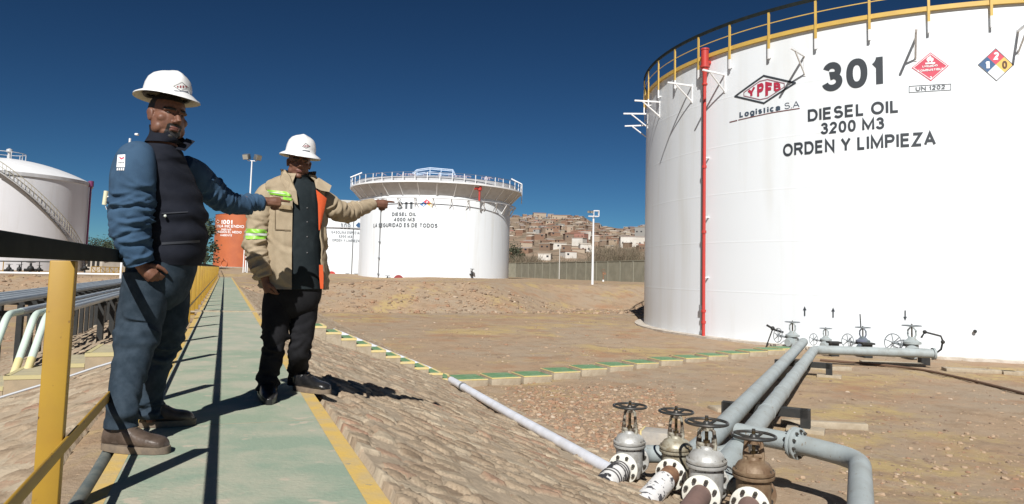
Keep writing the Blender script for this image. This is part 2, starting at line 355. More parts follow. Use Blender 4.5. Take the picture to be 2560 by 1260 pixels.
# ================================================================== ground
ZF = -1.18; ZL = -1.25
def sstep(a, b, x):
    t = np.clip((x-a)/(b-a), 0, 1); return t*t*(3-2*t)
def ground_h(s, l):
    s = np.asarray(s, float); l = np.asarray(l, float)
    right = np.maximum(ZF, ZF + (4.15-l)*(1.12/3.47)); right = np.minimum(right, -.06)
    left = np.maximum(ZL, ZL + (l+4.3)*(1.19/3.68)); left = np.minimum(left, -.06)
    side = np.where(l > 0, right, left)
    crest = -.06 + .40*sstep(2.5, 9, l)
    foot = 36.3 + 5.2*sstep(13, 22, l)
    d1 = np.where(l > 0, ZF + (s-foot)*(crest-ZF)/4.8, ZL + (s-55)*(1.2/4.2))
    d1 = np.minimum(d1, np.where(l > 0, crest, -.05))
    back = crest - .75*sstep(43, 60, s)*sstep(1.5, 6, l)*(1-sstep(30, 75, s-40+l*0)) * (1-sstep(16, 26, l))
    back = back + .45*sstep(60, 130, s)
    z = np.maximum(side, d1); z = np.where((l > 0) & (s > 42), np.minimum(z, np.maximum(back, side*0+back)), z)
    near = np.maximum(ZF + (-9-s)*.3, -9)                                # a dike closes the basin behind the camera
    z = np.maximum(z, np.minimum(near, -.06))
    # distant edge of the right basin
    z = np.where(l > 52, np.maximum(z, np.minimum(ZF+(l-52)*.3, .1)), z)
    z = np.where(l < -48, np.maximum(z, np.minimum(ZL+(-48-l)*.3, 0)), z)
    z = z + .92*sstep(66, 84, s)*(np.abs(l+1) < 9)*sstep(-10, -8, l)*(1-sstep(3, 5, l))
    flat = (np.abs(l-.1) < .85)
    rough = .05*fbm(s*.35, l*.35, 3) + .035*fbm(s*1.7, l*1.7, 9) + .05*np.maximum(0, fbm(s*2.9, l*2.9, 21))*((s > 34) & (s < 60))
    z = z + np.where(flat, 0, rough)
    return z
def brk(*seg):
    o = []
    for a, b, st in seg: o += list(np.arange(a, b, st))
    o.append(seg[-1][1]); return np.array(o)
sv_ = np.concatenate([brk((-40, 2, 2), (2, 20, .085), (20, 34, .2), (34, 44, .1), (44, 60, .35), (60, 135, 1.5)), np.geomspace(140, 1900, 26)])
lv_ = np.concatenate([-np.geomspace(1500, 52, 18), brk((-50, -34, 2), (-34, -5, .5), (-5, .6, .2), (.6, 14, .1), (14, 30, .22), (30, 60, 1)), np.geomspace(64, 1500, 18)])
S_, L_ = np.meshgrid(sv_, lv_, indexing='ij')
H_ = ground_h(S_, L_)
PX = S_*D2[0]+L_*N2[0]; PY = S_*D2[1]+L_*N2[1]
tag(MB().grid(np.stack([PX, PY, H_], -1)).build("ground", M_SOIL, smooth=180, fix=False), kind="structure")

# ------------------------------------------------------------------ stone pitched slopes of the dike
def worley(x, y, seed):
    xi = np.floor(x).astype(int); yi = np.floor(y).astype(int); d1 = np.full(x.shape, 9.0); d2 = d1.copy(); cid = np.zeros(x.shape)
    def h(a, b, k):
        n = (a*374761393 + b*668265263 + (seed+k)*982451653) & 0xffffffff
        n = ((n ^ (n >> 13))*1274126177) & 0xffffffff
        return ((n ^ (n >> 16)) & 0xffff)/65535.0
    for i in (-1, 0, 1):
        for j in (-1, 0, 1):
            a = xi+i; b = yi+j; px = a+.12+.76*h(a, b, 1); py = b+.12+.76*h(a, b, 2)
            d = np.hypot(px-x, (py-y)); c = h(a, b, 3); nearer = d < d1
            d2 = np.where(nearer, d1, np.minimum(d2, d)); cid = np.where(nearer, c, cid); d1 = np.where(nearer, d, d1)
    return d1, d2, cid
def slope(name, sb, lb, seed):
    S, L = np.meshgrid(sb, lb, indexing='ij')
    wx = S + .05*fbm(S*4, L*4, seed+5, 2); wy = L + .05*fbm(S*4, L*4, seed+8, 2)
    r = R_(-38); u = (wx*math.cos(r)+wy*math.sin(r))/.185; v = (-wx*math.sin(r)+wy*math.cos(r))/.115
    a, b, cid = worley(u, v, seed)
    gap = b-a; dome = np.clip((gap-.06)/.17, 0, 1); present = (cid > .34)
    tilt = (np.modf(cid*37.0)[0]-.5)
    mx = np.clip((dome-.12)/.25, 0, 1)*present
    hgt = present*(dome**.6*.020*(0.2+np.modf(cid*53.0)[0])) - .013*np.exp(-((gap-.02)/.05)**2)*present + .006*fbm(S*7, L*7, seed+2, 3) + .02*fbm(S*1.3, L*1.3, seed, 3) + present*dome*(tilt*.012+.03*tilt*(np.modf(wx/.19)[0]-.5))+.004*vnoise(S*28, L*28, seed+31)
    base = ground_h(S, L)
    z = base + .035 + hgt
    edge = np.minimum(np.abs(L-lb[0]), np.abs(lb[-1]-L)); z = np.where(edge < .08, base-.03, z)
    o = MB().grid(np.stack([S*D2[0]+L*N2[0], S*D2[1]+L*N2[1], z], -1)).build(name, M_STONE, smooth=180, fix=False)
    at = o.data.color_attributes.new("stone", 'FLOAT_COLOR', 'POINT')
    c = np.stack([mx, np.modf(cid*91.7)[0], 0*mx, 1+0*mx], -1).reshape(-1, 4).astype(np.float32); at.data.foreach_set("color", c.ravel())
    return tag(o, kind="structure")
slope("stone_slope", brk((1.2, 2.4, .05), (2.4, 8, .0165), (8, 15, .03), (15, 36.3, .1)), brk((.64, 4.35, .0175)), 11)
slope("stone_slope", brk((2, 13, .03), (13, 40, .12)), brk((-4.5, -.62, .03)), 23)

# ------------------------------------------------------------------ walkway
def walkway():
    mb = MB(); rng = random.Random(4); s = -4.0; cuts = [.75, 4.62, 8.68, 12.3, 16.0] + [16+3.9*k for k in range(1, 18)]
    prev = -4.0
    for c in cuts:
        k = rng.choice((0, 1, 1, 2)); a = prev+.006; b = c-.006
        for l0, l1, mi, dz in ((-.452, -.385, 3, 0), (-.3845, .5745, k, 0), (.575, .664, 3, 0)):
            n = max(1, int((b-a)/.25))
            for i in range(n):
                p = a+(b-a)*i/n; q = a+(b-a)*(i+1)/n
                vs = [W(p, l0, 0), W(q, l0, 0), W(q, l1, 0), W(p, l1, 0)]
                mb.add(vs, [(0, 3, 2, 1)], mi)
        mb.add([W(a, -.452, 0), W(b, -.452, 0), W(b, -.452, -.22), W(a, -.452, -.22)], [(0, 1, 2, 3)], 4)
        mb.add([W(a, .664, 0), W(b, .664, 0), W(b, .664, -.22), W(a, .664, -.22)], [(3, 2, 1, 0)], 4)
        mb.add([W(a, -.452, 0), W(a, .664, 0), W(a, .664, -.1), W(a, -.452, -.1)], [(0, 3, 2, 1)], 4)
        mb.add([W(b, -.452, 0), W(b, .664, 0), W(b, .664, -.1), W(b, -.452, -.1)], [(0, 1, 2, 3)], 4)
        prev = c
    return tag(mb.build("walkway", M_GREEN+[M_YELLOW, M_CONC], smooth=0, fix=True), kind="structure")
walkway()
# raised threshold across the walkway
tag(MB().box(W(15.95, .1, .012), (1.6, .16, .03), X=(*N2, 0)).build("threshold", M_CONC), kind="structure")

# ------------------------------------------------------------------ railing along the walkway
def railing():
    t = thing("railing", W(3.1, -.55), "yellow steel railing with a dark top rail along the left edge of the green walkway", "railing")
    MB().tube([W(s, -.505, .9625) for s in (-1.5, 0, 20, 40, 76)], .001).v
    X = (*D2, 0)
    def bar(z, h, th, l): return MB().box(W(37.3, l, z), (78, th, h), X=X, bev=.006)
    bar(.9625, .066, .024, -.520).build("top_rail", M_RAILD, t, smooth=50)
    bar(.265, .05, .012, -.500).build("low_rail", M_RAILY, t, smooth=50)
    for k in range(-1, 35):
        s = 3.09+2.14*k
        mb = MB(); mb.box(W(s, -.552, .385), (.055, .082, 1.085), X=X, bev=.004)
        mb.box(W(s, -.552, -.14), (.14, .14, .012), X=X)
        mb.build("post", M_RAILY, t, smooth=50)
railing()
# dark conduit lying along the walkway's edge
mb = MB(); mb.tube([W(s, -.50 + .008*math.sin(s*2.1), -.03+.006*math.sin(s*3)) for s in np.arange(-1, 12, .3)], .03, 12)
tag(mb.build("conduit", mat("conduit_grey", (.10, .12, .115), .55, col2=(.16, .17, .15), scale=12)), "dark grey conduit lying along the left edge of the walkway beneath the railing", "conduit")
# ================================================================== tanks
def tank_paint(name, white, seam_h, seam_w, streak=.02):
    """white enamel with faint weld seams between the courses and faint dirty streaks"""
    m = bpy.data.materials.new(name); m.use_nodes = True; t = m.node_tree; n = t.nodes; L = t.links; b = n["Principled BSDF"]
    b.inputs["Roughness"].default_value = .42; b.inputs["Specular IOR Level"].default_value = .4
    tc = n.new("ShaderNodeTexCoord"); mp = n.new("ShaderNodeMapping"); mp.inputs["Scale"].default_value = (1.2, 1.2, .12); L.new(tc.outputs["Object"], mp.inputs[0])
    nz = n.new("ShaderNodeTexNoise"); nz.inputs["Scale"].default_value = 1.3; nz.inputs["Detail"].default_value = 6; L.new(mp.outputs[0], nz.inputs[0])
    mr = n.new("ShaderNodeMapRange"); mr.inputs[1].default_value = .5; mr.inputs[2].default_value = .8; L.new(nz.outputs[0], mr.inputs[0])
    mx = n.new("ShaderNodeMix"); mx.data_type = 'RGBA'; mx.inputs[6].default_value = (*white, 1); mx.inputs[7].default_value = (white[0]*.90, white[1]*.88, white[2]*.84, 1); L.new(mr.outputs[0], mx.inputs[0])
    L.new(mx.outputs[2], b.inputs["Base Color"])
    sp = n.new("ShaderNodeSeparateXYZ"); L.new(tc.outputs["Object"], sp.inputs[0])
    dv = n.new("ShaderNodeMath"); dv.operation = 'DIVIDE'; dv.inputs[1].default_value = seam_h; L.new(sp.outputs[2], dv.inputs[0])
    fr = n.new("ShaderNodeMath"); fr.operation = 'PINGPONG'; fr.inputs[1].default_value = .5; L.new(dv.outputs[0], fr.inputs[0])
    m2 = n.new("ShaderNodeMapRange"); m2.inputs[1].default_value = 0; m2.inputs[2].default_value = .02; m2.inputs[3].default_value = 1; m2.inputs[4].default_value = 0; L.new(fr.outputs[0], m2.inputs[0])
    nb = n.new("ShaderNodeTexNoise"); nb.inputs["Scale"].default_value = .7; nb.inputs["Detail"].default_value = 2; L.new(tc.outputs["Object"], nb.inputs[0])
    ad = n.new("ShaderNodeMath"); ad.operation = 'MULTIPLY_ADD'; ad.inputs[1].default_value = 1.6; L.new(nb.outputs[0], ad.inputs[0]); L.new(m2.outputs[0], ad.inputs[2])
    bp = n.new("ShaderNodeBump"); bp.inputs["Strength"].default_value = .25; bp.inputs["Distance"].default_value = .012; L.new(ad.outputs[0], bp.inputs["Height"]); L.new(bp.outputs[0], b.inputs["Normal"])
    return m
M_TANK = tank_paint("tank_white", (.765, .80, .825), 1.74, 6)
def drum(mb, T, z0, z1, seg=360, dz=None):
    n = 2 if dz is None else int((z1-z0)/dz)+2
    P = np.array([[tuple(T.P(2*math.pi*j/seg, z0+(z1-z0)*i/(n-1))) for j in range(seg)] for i in range(n)])
    return mb.grid(P, closed=True)
def ringbar(mb, T, z, off, wd, ht, seg=240, mi=0, a0=0.0, a1=2*math.pi):
    full = abs(a1-a0-2*math.pi) < 1e-6; k = seg if full else seg+1
    for (o0, zz0), (o1, zz1) in (((off, z), (off+wd, z)), ((off+wd, z), (off+wd, z+ht)), ((off+wd, z+ht), (off, z+ht)), ((off, z+ht), (off, z))):
        P = np.array([[tuple(T.P(a0+(a1-a0)*j/seg, zz, o)) for j in range(k)] for o, zz in ((o0, zz0), (o1, zz1))])
        mb.grid(P, closed=full, mi=mi)
    return mb
def roof(mb, T, z, rise, off=0.0, seg=180, n=6):
    P = []
    for i in range(n+1):
        q = 1-i/n; P.append([tuple(Vector((T.c[0]+math.cos(2*math.pi*j/seg)*(T.R+off)*max(q, 1e-3), T.c[1]+math.sin(2*math.pi*j/seg)*(T.R+off)*max(q, 1e-3), z+rise*(1-q*q*.6-q*.4)))) for j in range(seg)])
    return mb.grid(np.array(P), closed=True)

# ------------------------------------------------------------------ the big tank on the right
A = Cyl(17.394, 31.42, 11.373); AZ0 = -1.22; AZ1 = 9.267
ta = thing("storage_tank", (A.c[0], A.c[1], AZ0), "huge white storage tank lettered 301 with yellow rimmed roof railing, on the right", "storage tank")
mb = drum(MB(), A, AZ0+.02, AZ1, 720); mb.build("shell", M_TANK, ta, smooth=60)
roof(MB(), A, AZ1-.02, .9, .01).build("roof", M_WHITE, ta, smooth=60)
mb = MB(); M_TANKY = mat("tank_yellow", (.60, .40, .09), .5, col2=(.55, .36, .09), scale=3); ringbar(mb, A, AZ1-.10, .004, .09, .14, 360); mb.build("rim_band", M_TANKY, ta, smooth=30)
# foundation
mb = MB(); ringbar(mb, A, AZ0-.25, -.2, .62, .36, 240); mb.build("foundation_ring", mat("pale_concrete", (.55, .50, .43), .9, col2=(.40, .34, .27), scale=3, bump=.4), ta, smooth=30)
pz = [A.hit(x, y)[0] for x, y in ((1693.6, 180), (1756.5, 148), (1840, 113), (1947, 84), (2069, 54), (2204, 28), (2342, 13), (2475, 7))]
dphi = (pz[-1]-pz[0])/7
posts = [pz[0]+dphi*k for k in range(-6, 16)]
for a in posts:
    mb = MB(); c = math.cos(a), math.sin(a), 0
    mb.box(A.P(a, AZ1+.21, .115), (.05, .07, 1.32), X=c, mi=0); mb.box(A.P(a, AZ1-.62, .115), (.05, .07, .34), X=c, mi=1); mb.box(A.P(a, AZ1-.72, .05), (.1, .05, .04), X=c, mi=1)
    mb.build("post", [M_TANKY, M_WHITE], ta, smooth=30)
mb = MB(); ringbar(mb, A, AZ1+.82, .085, .06, .11, 240); mb.build("top_rail", M_RAILD, ta, smooth=30)
mb = MB(); ringbar(mb, A, AZ1+.42, .10, .012, .03, 240); mb.build("mid_rail", M_TANKY, ta, smooth=30)
# red foam riser with its chamber
ra = A.hit(1772, 500)[0]
def RP(z, o=.22): return A.P(ra, z, o)
t_r = MB(); t_r.cyl(RP(AZ0+.05), RP(AZ1-1.15), .058, n=20)
for z in (AZ0+.55, AZ0+.95, 2.6, 5.0): t_r.cyl(RP(z), RP(z+.10), .085, n=20)
t_r.lathe(RP(AZ1-1.2), (0, 0, 1), [(.058, 0), (.10, .05), (.10, .1), (.07, .12), (.085, .5), (.13, .62), (.13, .66), (.18, .70), (.18, .77), (.14, .78), (.14, 1.35), (.16, 1.36), (.16, 1.42), (.0, 1.43)], 24)
t_r.cyl(RP(AZ1-.3), A.P(ra, AZ1-.3, 0), .1)
rp = t_r.build("foam_riser", M_RED, ta, smooth=35)
mb = MB()
for z in (1.0, 3.2, 5.4): mb.box(A.P(ra, z, .1), (.2, .05, .04), X=(math.cos(ra), math.sin(ra), 0))
mb.build("riser_clamp", M_WHITE, rp, smooth=30)
mb = MB(); mb.cyl(A.P(ra-.022, AZ0+.3, .07), A.P(ra-.022, AZ1-.6, .07), .035); mb.box(A.P(ra-.022, AZ0+1.1, .1), (.12, .14, .22), X=(math.cos(ra), math.sin(ra), 0)); mb.build("cable_conduit", mat("galvanised", (.33, .34, .35), .5, metal=.3, col2=(.24, .24, .25), scale=8), ta)
# white spray brackets round the shell
bphi = [A.hit(x, 200)[0] for x in (1650, 1730, 1812, 2012, 2290, 2548)]
bphi = [bphi[0]-.42, bphi[0]-.2] + bphi + [bphi[-1]+.22]
for a in bphi:
    mb = MB(); zt = AZ1-.92
    mb.box(A.P(a, zt, .55), (1.1, .06, .06), X=(math.cos(a), math.sin(a), 0))
    p0 = A.P(a, zt-.03, .74); p1 = A.P(a, zt-.62, .0); mb.cyl(p0, p1, .03, n=6)
    mb.box(A.P(a, zt-.31, .012), (.02, .07, .72), X=(math.cos(a), math.sin(a), 0)); mb.build("bracket", M_WHITE, ta, smooth=30)
# lettering
def part_text(mb, name, m, parent, smooth=0): return mb.build(name, m, parent, smooth=0, fix=False)
mb = MB(); A.text(mb, "301", (2056, 230, 158), (2208, 214, 139), .015); part_text(mb, "number", M_INK, ta)
def lines(T, spec, m, par, off=.012):
    for word, a, b, bo in spec: q = MB(); T.text(q, word, a, b, bo, off); part_text(q, "lettering", m, par)
lines(A, (("DIESEL OIL", (2020, 304, 274.5), (2245, 282, 249), .0), ("3200 M3", (2052, 337, 307), (2211, 322, 293), .0), ("ORDEN Y LIMPIEZA", (1958, 391, 360), (2340, 365, 329), .0)), M_INK, ta)
# company emblem: diamond outline, letters swelling to the middle, name beneath
dm = [(1838, 241), (1909.5, 189.5), (1988, 207.6), (1910, 258)]
mb = MB(); A.line(mb, dm, .065, closed=True)
def rounded(pts, k):
    q = [A.hit(*p) for p in pts]; c = (sum(a for a, _ in q)/4, sum(z for _, z in q)/4); q = [(c[0]+(a-c[0])*k, c[1]+(z-c[1])*k) for a, z in q]; out = []
    for i in range(4):
        p, o, nx = q[i-1], q[i], q[(i+1) % 4]
        for t in np.linspace(0, 1, 6):
            a = .16*(1-t); b = .16*t
            out.append((o[0]+(p[0]-o[0])*a+(nx[0]-o[0])*b*1.0, o[1]+(p[1]-o[1])*a+(nx[1]-o[1])*b))
    return out
emb = part_text(mb, "emblem", M_INK, ta)
mb = MB(); rr = rounded(dm, .80); A.lineq(mb, rr+[rr[0]], .03); part_text(mb, "emblem_inner_line", mat("dull_rose_line", (.30, .15, .18), .6), emb)
mb = MB(); Z0 = lambda x, y: (1820+x/7.875, 160+y/7.875)
for ch, xl, xr, yt_l, yb_l, yt_r, yb_r in (("Y", 390, 540, 520, 640, 425, 640), ("P", 578, 708, 405, 662, 352, 645), ("F", 738, 870, 345, 655, 372, 600), ("B", 905, 1042, 362, 550, 372, 515)):
    v, f = text2d(ch, .045)
    q0 = A.hit(*Z0(xl, yb_l)); q1 = A.hit(*Z0(xr, yb_r)); q2 = A.hit(*Z0(xl, yt_l)); q3 = A.hit(*Z0(xr, yt_r))
    zb = (q0[1]+q1[1])/2; mb.add([A.P(q0[0]+(q1[0]-q0[0])*a, (q0[1]*(1-a)+q1[1]*a)*(1-b)+(q2[1]*(1-a)+q3[1]*a)*b, .014) for a, b in v], f)
part_text(mb, "emblem_letters", M_REDINK, emb)
mb = MB(); A.text(mb, "Logística", (1849, 294, 279), (1951, 276, 262), .035); part_text(mb, "company_name", mat("slate_lettering", (.05, .075, .11), .6), ta)
mb = MB(); A.text(mb, "S.A", (1962, 273.5, 257.5), (1999, 267, 252), -.004); part_text(mb, "company_suffix", mat("slate_lettering", (.05, .075, .11), .6), ta)
mb = MB(); A.line(mb, [(1847, 299.9), (1880, 292.5), (1930, 281.8), (1999, 271)], .03); A.line(mb, [(1825, 305.4), (1843, 301)], .035); part_text(mb, "underline", mat("dull_red_line", (.16, .06, .06), .6), ta)
# red hazard diamond
ctr = lambda pts: (sum(p[0] for p in pts)/len(pts), sum(p[1] for p in pts)/len(pts))
hz = [(2279, 170), (2326, 131), (2372, 164.4), (2327, 203)]
mb = MB(); A.poly(mb, hz, .010); sg = part_text(mb, "hazard_diamond", M_SIGNRED, ta)
mb = MB(); A.line(mb, [(2283.5, 169.7), (2326, 134.8), (2367.5, 164.7), (2327, 199)], .018, .014, closed=True)
A.text(mb, "LIQUIDO", (2306, 168.5, 163.5), (2344, 166.5, 161.5), .03, .014); A.text(mb, "COMBUSTIBLE", (2294, 179.5, 174), (2358, 176, 170.5), .03, .014); A.text(mb, "3", (2324, 198, 191), (2330, 197.5, 190.5), .03, .014)
fl = [(2317, 152), (2316, 148), (2319, 145), (2320, 141), (2322.5, 145), (2324.5, 138), (2328, 142), (2329.5, 146), (2332, 144), (2334, 148), (2333, 152), (2329, 156), (2326, 152.5), (2325, 149.5), (2323.5, 153), (2321, 156)]
A.poly(mb, fl, .014); A.line(mb, [(2315, 159), (2336, 157.6)], .05, .014); part_text(mb, "hazard_lettering", M_SIGNWHITE, sg)
mb = MB(); A.line(mb, [(2273, 215.8), (2377, 210), (2377, 225), (2273, 231.5)], .018, closed=True); A.text(mb, "UN 1202", (2289, 227.5, 217), (2363, 223, 212.7), .004); part_text(mb, "un_number_plate", M_INK2, ta)
# four-colour hazard diamond
l, t, r, b = (2445.5, 162), (2489, 121.7), (2532.6, 162.6), (2491, 201.8); mid = lambda p, q: ((p[0]+q[0])/2, (p[1]+q[1])/2); c = ((l[0]+r[0])/2, (t[1]+b[1])/2)
mb = MB(); A.poly(mb, [mid(l, t), t, mid(t, r), c], mi=0); A.poly(mb, [l, mid(l, t), c, mid(l, b)], mi=1); A.poly(mb, [c, mid(t, r), r, mid(r, b)], mi=2); A.poly(mb, [mid(l, b), c, mid(r, b), b], mi=3)
nf = mb.build("fire_diamond", [M_SIGNRED, M_SIGNBLUE, M_SIGNYEL, M_SIGNWHITE], ta, smooth=0, fix=False)
mb = MB(); A.line(mb, [l, t, r, b], .02, .014, closed=True); part_text(mb, "outline", M_INK2, nf)
for ch, q0_, q1_, m_ in (("1", (2463, 172.5, 152.5), (2474, 172.5, 152), M_SIGNWHITE), ("2", (2482, 150, 130.5), (2497, 149.5, 130), M_SIGNWHITE), ("0", (2505, 172.5, 152.5), (2518, 172.3, 152), mat("brown_ink", (.10, .05, .02), .6))):
    mb = MB(); A.text(mb, ch, q0_, q1_, .05, .016); part_text(mb, "hazard_digit", m_, nf)
for x, y0, y1 in ((2012, 790, 765.5), (2083, 794, 768.5), (2263, 776, 802)):
    s_ = 1 if y1 > y0 else -1; yh = y1-s_*9; mb = MB()
    A.poly(mb, [(x-1.7, y0), (x-1.7, yh), (x+1.7, yh), (x+1.7, y0)]); A.poly(mb, [(x-4.6, yh+s_*-1.2), (x, y1), (x+4.6, yh+s_*-1.2)]); part_text(mb, "arrow", M_INK, ta)
# small sample nozzle with a rust run
na = A.hit(2436, 828); mb = MB(); mb.cyl(A.P(na[0], na[1], 0), A.P(na[0], na[1], .07), .025, n=10); mb.cyl(A.P(na[0], na[1], .06), A.P(na[0], na[1], .09), .05, n=10); mb.build("nozzle", M_DKSTEEL, ta)

# ------------------------------------------------------------------ the tank with the overhanging gallery
B = Cyl(0, 0, 10.0)
cB = aty(1085, 690, 98.0); halfw = (1272-897)/2/FPX; dB = math.hypot(cB.x, cB.y); B.c = (cB.x, cB.y); B.R = dB*math.sin(math.atan((1272-1280)/FPX)/2-math.atan((897-1280)/FPX)/2)
BZ0 = -.75; BZ1 = B.hit(1056, 487)[1]
tb = thing("storage_tank", (*B.c, BZ0), "white storage tank lettered 311 with an overhanging roof gallery behind the earth dike", "storage tank")
drum(MB(), B, BZ0, BZ1+2.0, 360).build("shell", M_TANK, tb, smooth=60)
GZ = B.hit(1056, 457)[1]; GO = B.R*(214/187.5-1)
M_GAL = mat("gallery_grey", (.52, .52, .53), .5, col2=(.45, .45, .455), scale=1.2)
mb = MB(); seg = 180
prof = [(0.02, BZ1), (GO, GZ-.05), (GO+.04, GZ-.05), (GO+.04, GZ+.08), (GO*.55, GZ+.08), (GO*.55, GZ+.75), (0.02, GZ+.80)]
mb.grid(np.array([[tuple(B.P(2*math.pi*j/seg, z, o)) for j in range(seg)] for o, z in prof]), closed=True); mb.build("gallery", M_GAL, tb, smooth=25)
mb = MB(); ringbar(mb, B, GZ-.08, GO+.045, .05, .2, 180); mb.build("gallery_edge", M_WHITE, tb, smooth=25)
for k in range(30):
    a = 2*math.pi*k/30; mb = MB(); q0 = B.P(a, BZ1-.03, .05); q1 = B.P(a, GZ-.12, GO-.05); mb.cyl(q0, q1, .07, n=6); mb.build("rib", M_WHITE, tb)
mb = MB()
roof(mb, B, GZ+.8, 1.3, .02, 120); mb.build("roof", M_GAL, tb, smooth=60)
for k in range(48):
    a = 2*math.pi*k/48; mb = MB(); mb.box(B.P(a, GZ+.6, GO), (.08, .08, 1.1), X=(math.cos(a), math.sin(a), 0)); mb.build("post", M_WHITE, tb)
M_BLUERAIL = mat("slate_blue_rail", (.10, .13, .19), .5)
for z in (GZ+1.12, GZ+.62):
    mb = MB(); ringbar(mb, B, z, GO-.03, .05, .06, 120); mb.build("rail", M_BLUERAIL, tb, smooth=25)
# handrails of the arched roof stair and pipes on the roof
mb = MB(); vd = Vector((cB.x, cB.y, 0)).normalized(); sd_ = Vector((vd.y, -vd.x, 0)); ctop = Vector((B.c[0], B.c[1], GZ+.8))-vd*B.R*.8
def rp_(x, z, dd=0.0): return ctop+sd_*x*.56+vd*dd+Vector((0, 0, z*.62))
for dd in (0, 1.2):
    pts = [rp_(-5.6, 0.9, dd), rp_(-4.6, 1.7, dd), rp_(-1.7, 2.2, dd), rp_(3.4, 2.0, dd), rp_(4.0, 1.0, dd)]
    mb.tube(pts, .06, 6, mi=0); mb.tube([p-Vector((0, 0, .5)) for p in pts[1:4]], .05, 6)
    for p in pts[1:4]+[rp_(.8, 2.1, dd)]: mb.cyl(p, p-Vector((0, 0, 1.6)), .05, n=6)
mb.build("roof_handrail", mat("pale_blue_paint", (.50, .60, .74), .5), tb)
mb = MB(); rg = random.Random(3)
for k in range(26):
    x = rg.uniform(-15, 15); z = .15+.7*math.sqrt(max(0, 1-(x/18)**2)); mb.tube([rp_(x, z-.3, 1), rp_(x+rg.uniform(-.1, .1), z+.25, 1), rp_(x+rg.uniform(.4, 1.4), z+rg.uniform(-.1, .3), 1.4)], .05, 5)
mb.build("roof_piping", mat("mauve_grey_paint", (.42, .36, .42), .5), tb)
for x, sgn in ((-10.4, 1), (10.6, -1)):
    a = B.hit(885 if x < 0 else 1280, 470)[0]; mb = MB(); p = B.P(a, GZ+1.1, GO+.1)
    if sgn < 0: mb.cyl(p-Vector((0, 0, 2.4)), p+Vector((0, 0, .3)), .06, n=6)
    mb.cyl(p+Vector((0, 0, .3)), p+sd_*(1.5*sgn)+Vector((0, 0, 1.0)), .09, n=8); mb.build("lamp_arm", M_WHITE, tb)
# spray ring with stand-off brackets under the gallery
RZ = B.hit(1056, 496)[1]
mb = MB(); mb.tube([B.P(2*math.pi*j/160, RZ, .75) for j in range(160)], .055, 6, closed=True); mb.build("spray_ring", M_GAL, tb)
a0 = B.hit(1060, 500)[0]
for k in range(30):
    a = a0+.12+2*math.pi*k/30; mb = MB()
    mb.cyl(B.P(a-.008, RZ, .78), B.P(a, RZ-.05, 0), .06, n=5); mb.cyl(B.P(a-.008, RZ, .7), B.P(a+.035, RZ-1.2, 0), .05, n=5); mb.cyl(B.P(a-.008, RZ, .7), B.P(a-.02, RZ-1.2, 0), .05, n=5); mb.build("bracket", M_WHITE, tb)
pa = B.hit(951, 600)[0]; mb = MB(); mb.cyl(B.P(pa, BZ0, .14), B.P(pa, RZ, .14), .05, n=8)
for k in range(6): z = BZ0+1.2+k*2.0; mb.cyl(B.P(pa, z, .14), B.P(pa, z+.16, .14), .14, n=8)
mb.build("riser_pipe", mat("dull_grey_pipe", (.17, .18, .19), .5), tb)
pa = B.hit(1188, 470)[0]; mb = MB(); mb.lathe(B.P(pa, GZ-.35, GO*.75), (0, 0, 1), [(.12, -1.6), (.12, -.4), (.28, -.3), (.28, .3), (.1, .35)], 12); mb.cyl(B.P(pa, GZ-.35, GO*.75), B.P(pa-.07, GZ-.5, GO*.75), .16, n=10); mb.build("foam_chamber", M_RED, tb)
pa = B.hit(1000, 700)[0]; mb = MB(); mb.lathe(B.P(pa, BZ0+.55, .0), (math.cos(pa), math.sin(pa), 0), [(.55, 0), (.55, .35), (.7, .36), (.7, .46), (0, .47)], 20, mi=0); mb.build("manhole", mat("red_brown", (.28, .05, .05), .6), tb)
for px_, h in ((975, 1.1), (1175, 2.2)):
    pa = B.hit(px_, 690)[0]; mb = MB(); q = lambda z, o=.5: B.P(pa, BZ0+z, o)
    mb.cyl(q(0), q(h), .06, n=6); mb.cyl(q(h*.7, 0), q(h*.7, .7), .1, n=8); mb.ball(q(h*.7), .18, 10, 6); mb.box(q(h), (.5, .5, .07)); mb.build("outlet_valve", M_DKSTEEL, tb)
lines(B, (("311", (992, 524, 504), (1031, 523, 503), .04), ("DIESEL OIL", (980, 540.3, 531), (1040, 540.5, 531), .04), ("4000 M3", (984, 554, 544.2), (1037, 553.6, 544), .04), ("LA SEGURIDAD ES DE TODOS", (934, 569.8, 559.2), (1093.6, 569.5, 558.8), .04)), M_INK2, tb, .03)
l, t, r, b = (1050, 511), (1067, 498), (1085, 513), (1069, 523.5); c = ((l[0]+r[0])/2, (t[1]+b[1])/2)
mb = MB(); B.poly(mb, [mid(l, t), t, mid(t, r), c], .03, mi=0); B.poly(mb, [l, mid(l, t), c, mid(l, b)], .03, mi=1); B.poly(mb, [c, mid(t, r), r, mid(r, b)], .03, mi=2); B.poly(mb, [mid(l, b), c, mid(r, b), b], .03, mi=3)
nf = mb.build("fire_diamond", [M_SIGNRED, mat("bright_hazard_blue", (.05, .20, .45), .6), M_SIGNYEL, M_SIGNWHITE], tb, smooth=0, fix=False)
for ch, x_, y_ in (("0", 1057, 515.5), ("2", 1065, 508.5), ("0", 1074.5, 516.5)):
    mb = MB(); B.text(mb, ch, (x_, y_, y_-6.5), (x_+4.2, y_, y_-6.5), .03, .04); part_text(mb, "hazard_digit", M_SIGNWHITE, nf)

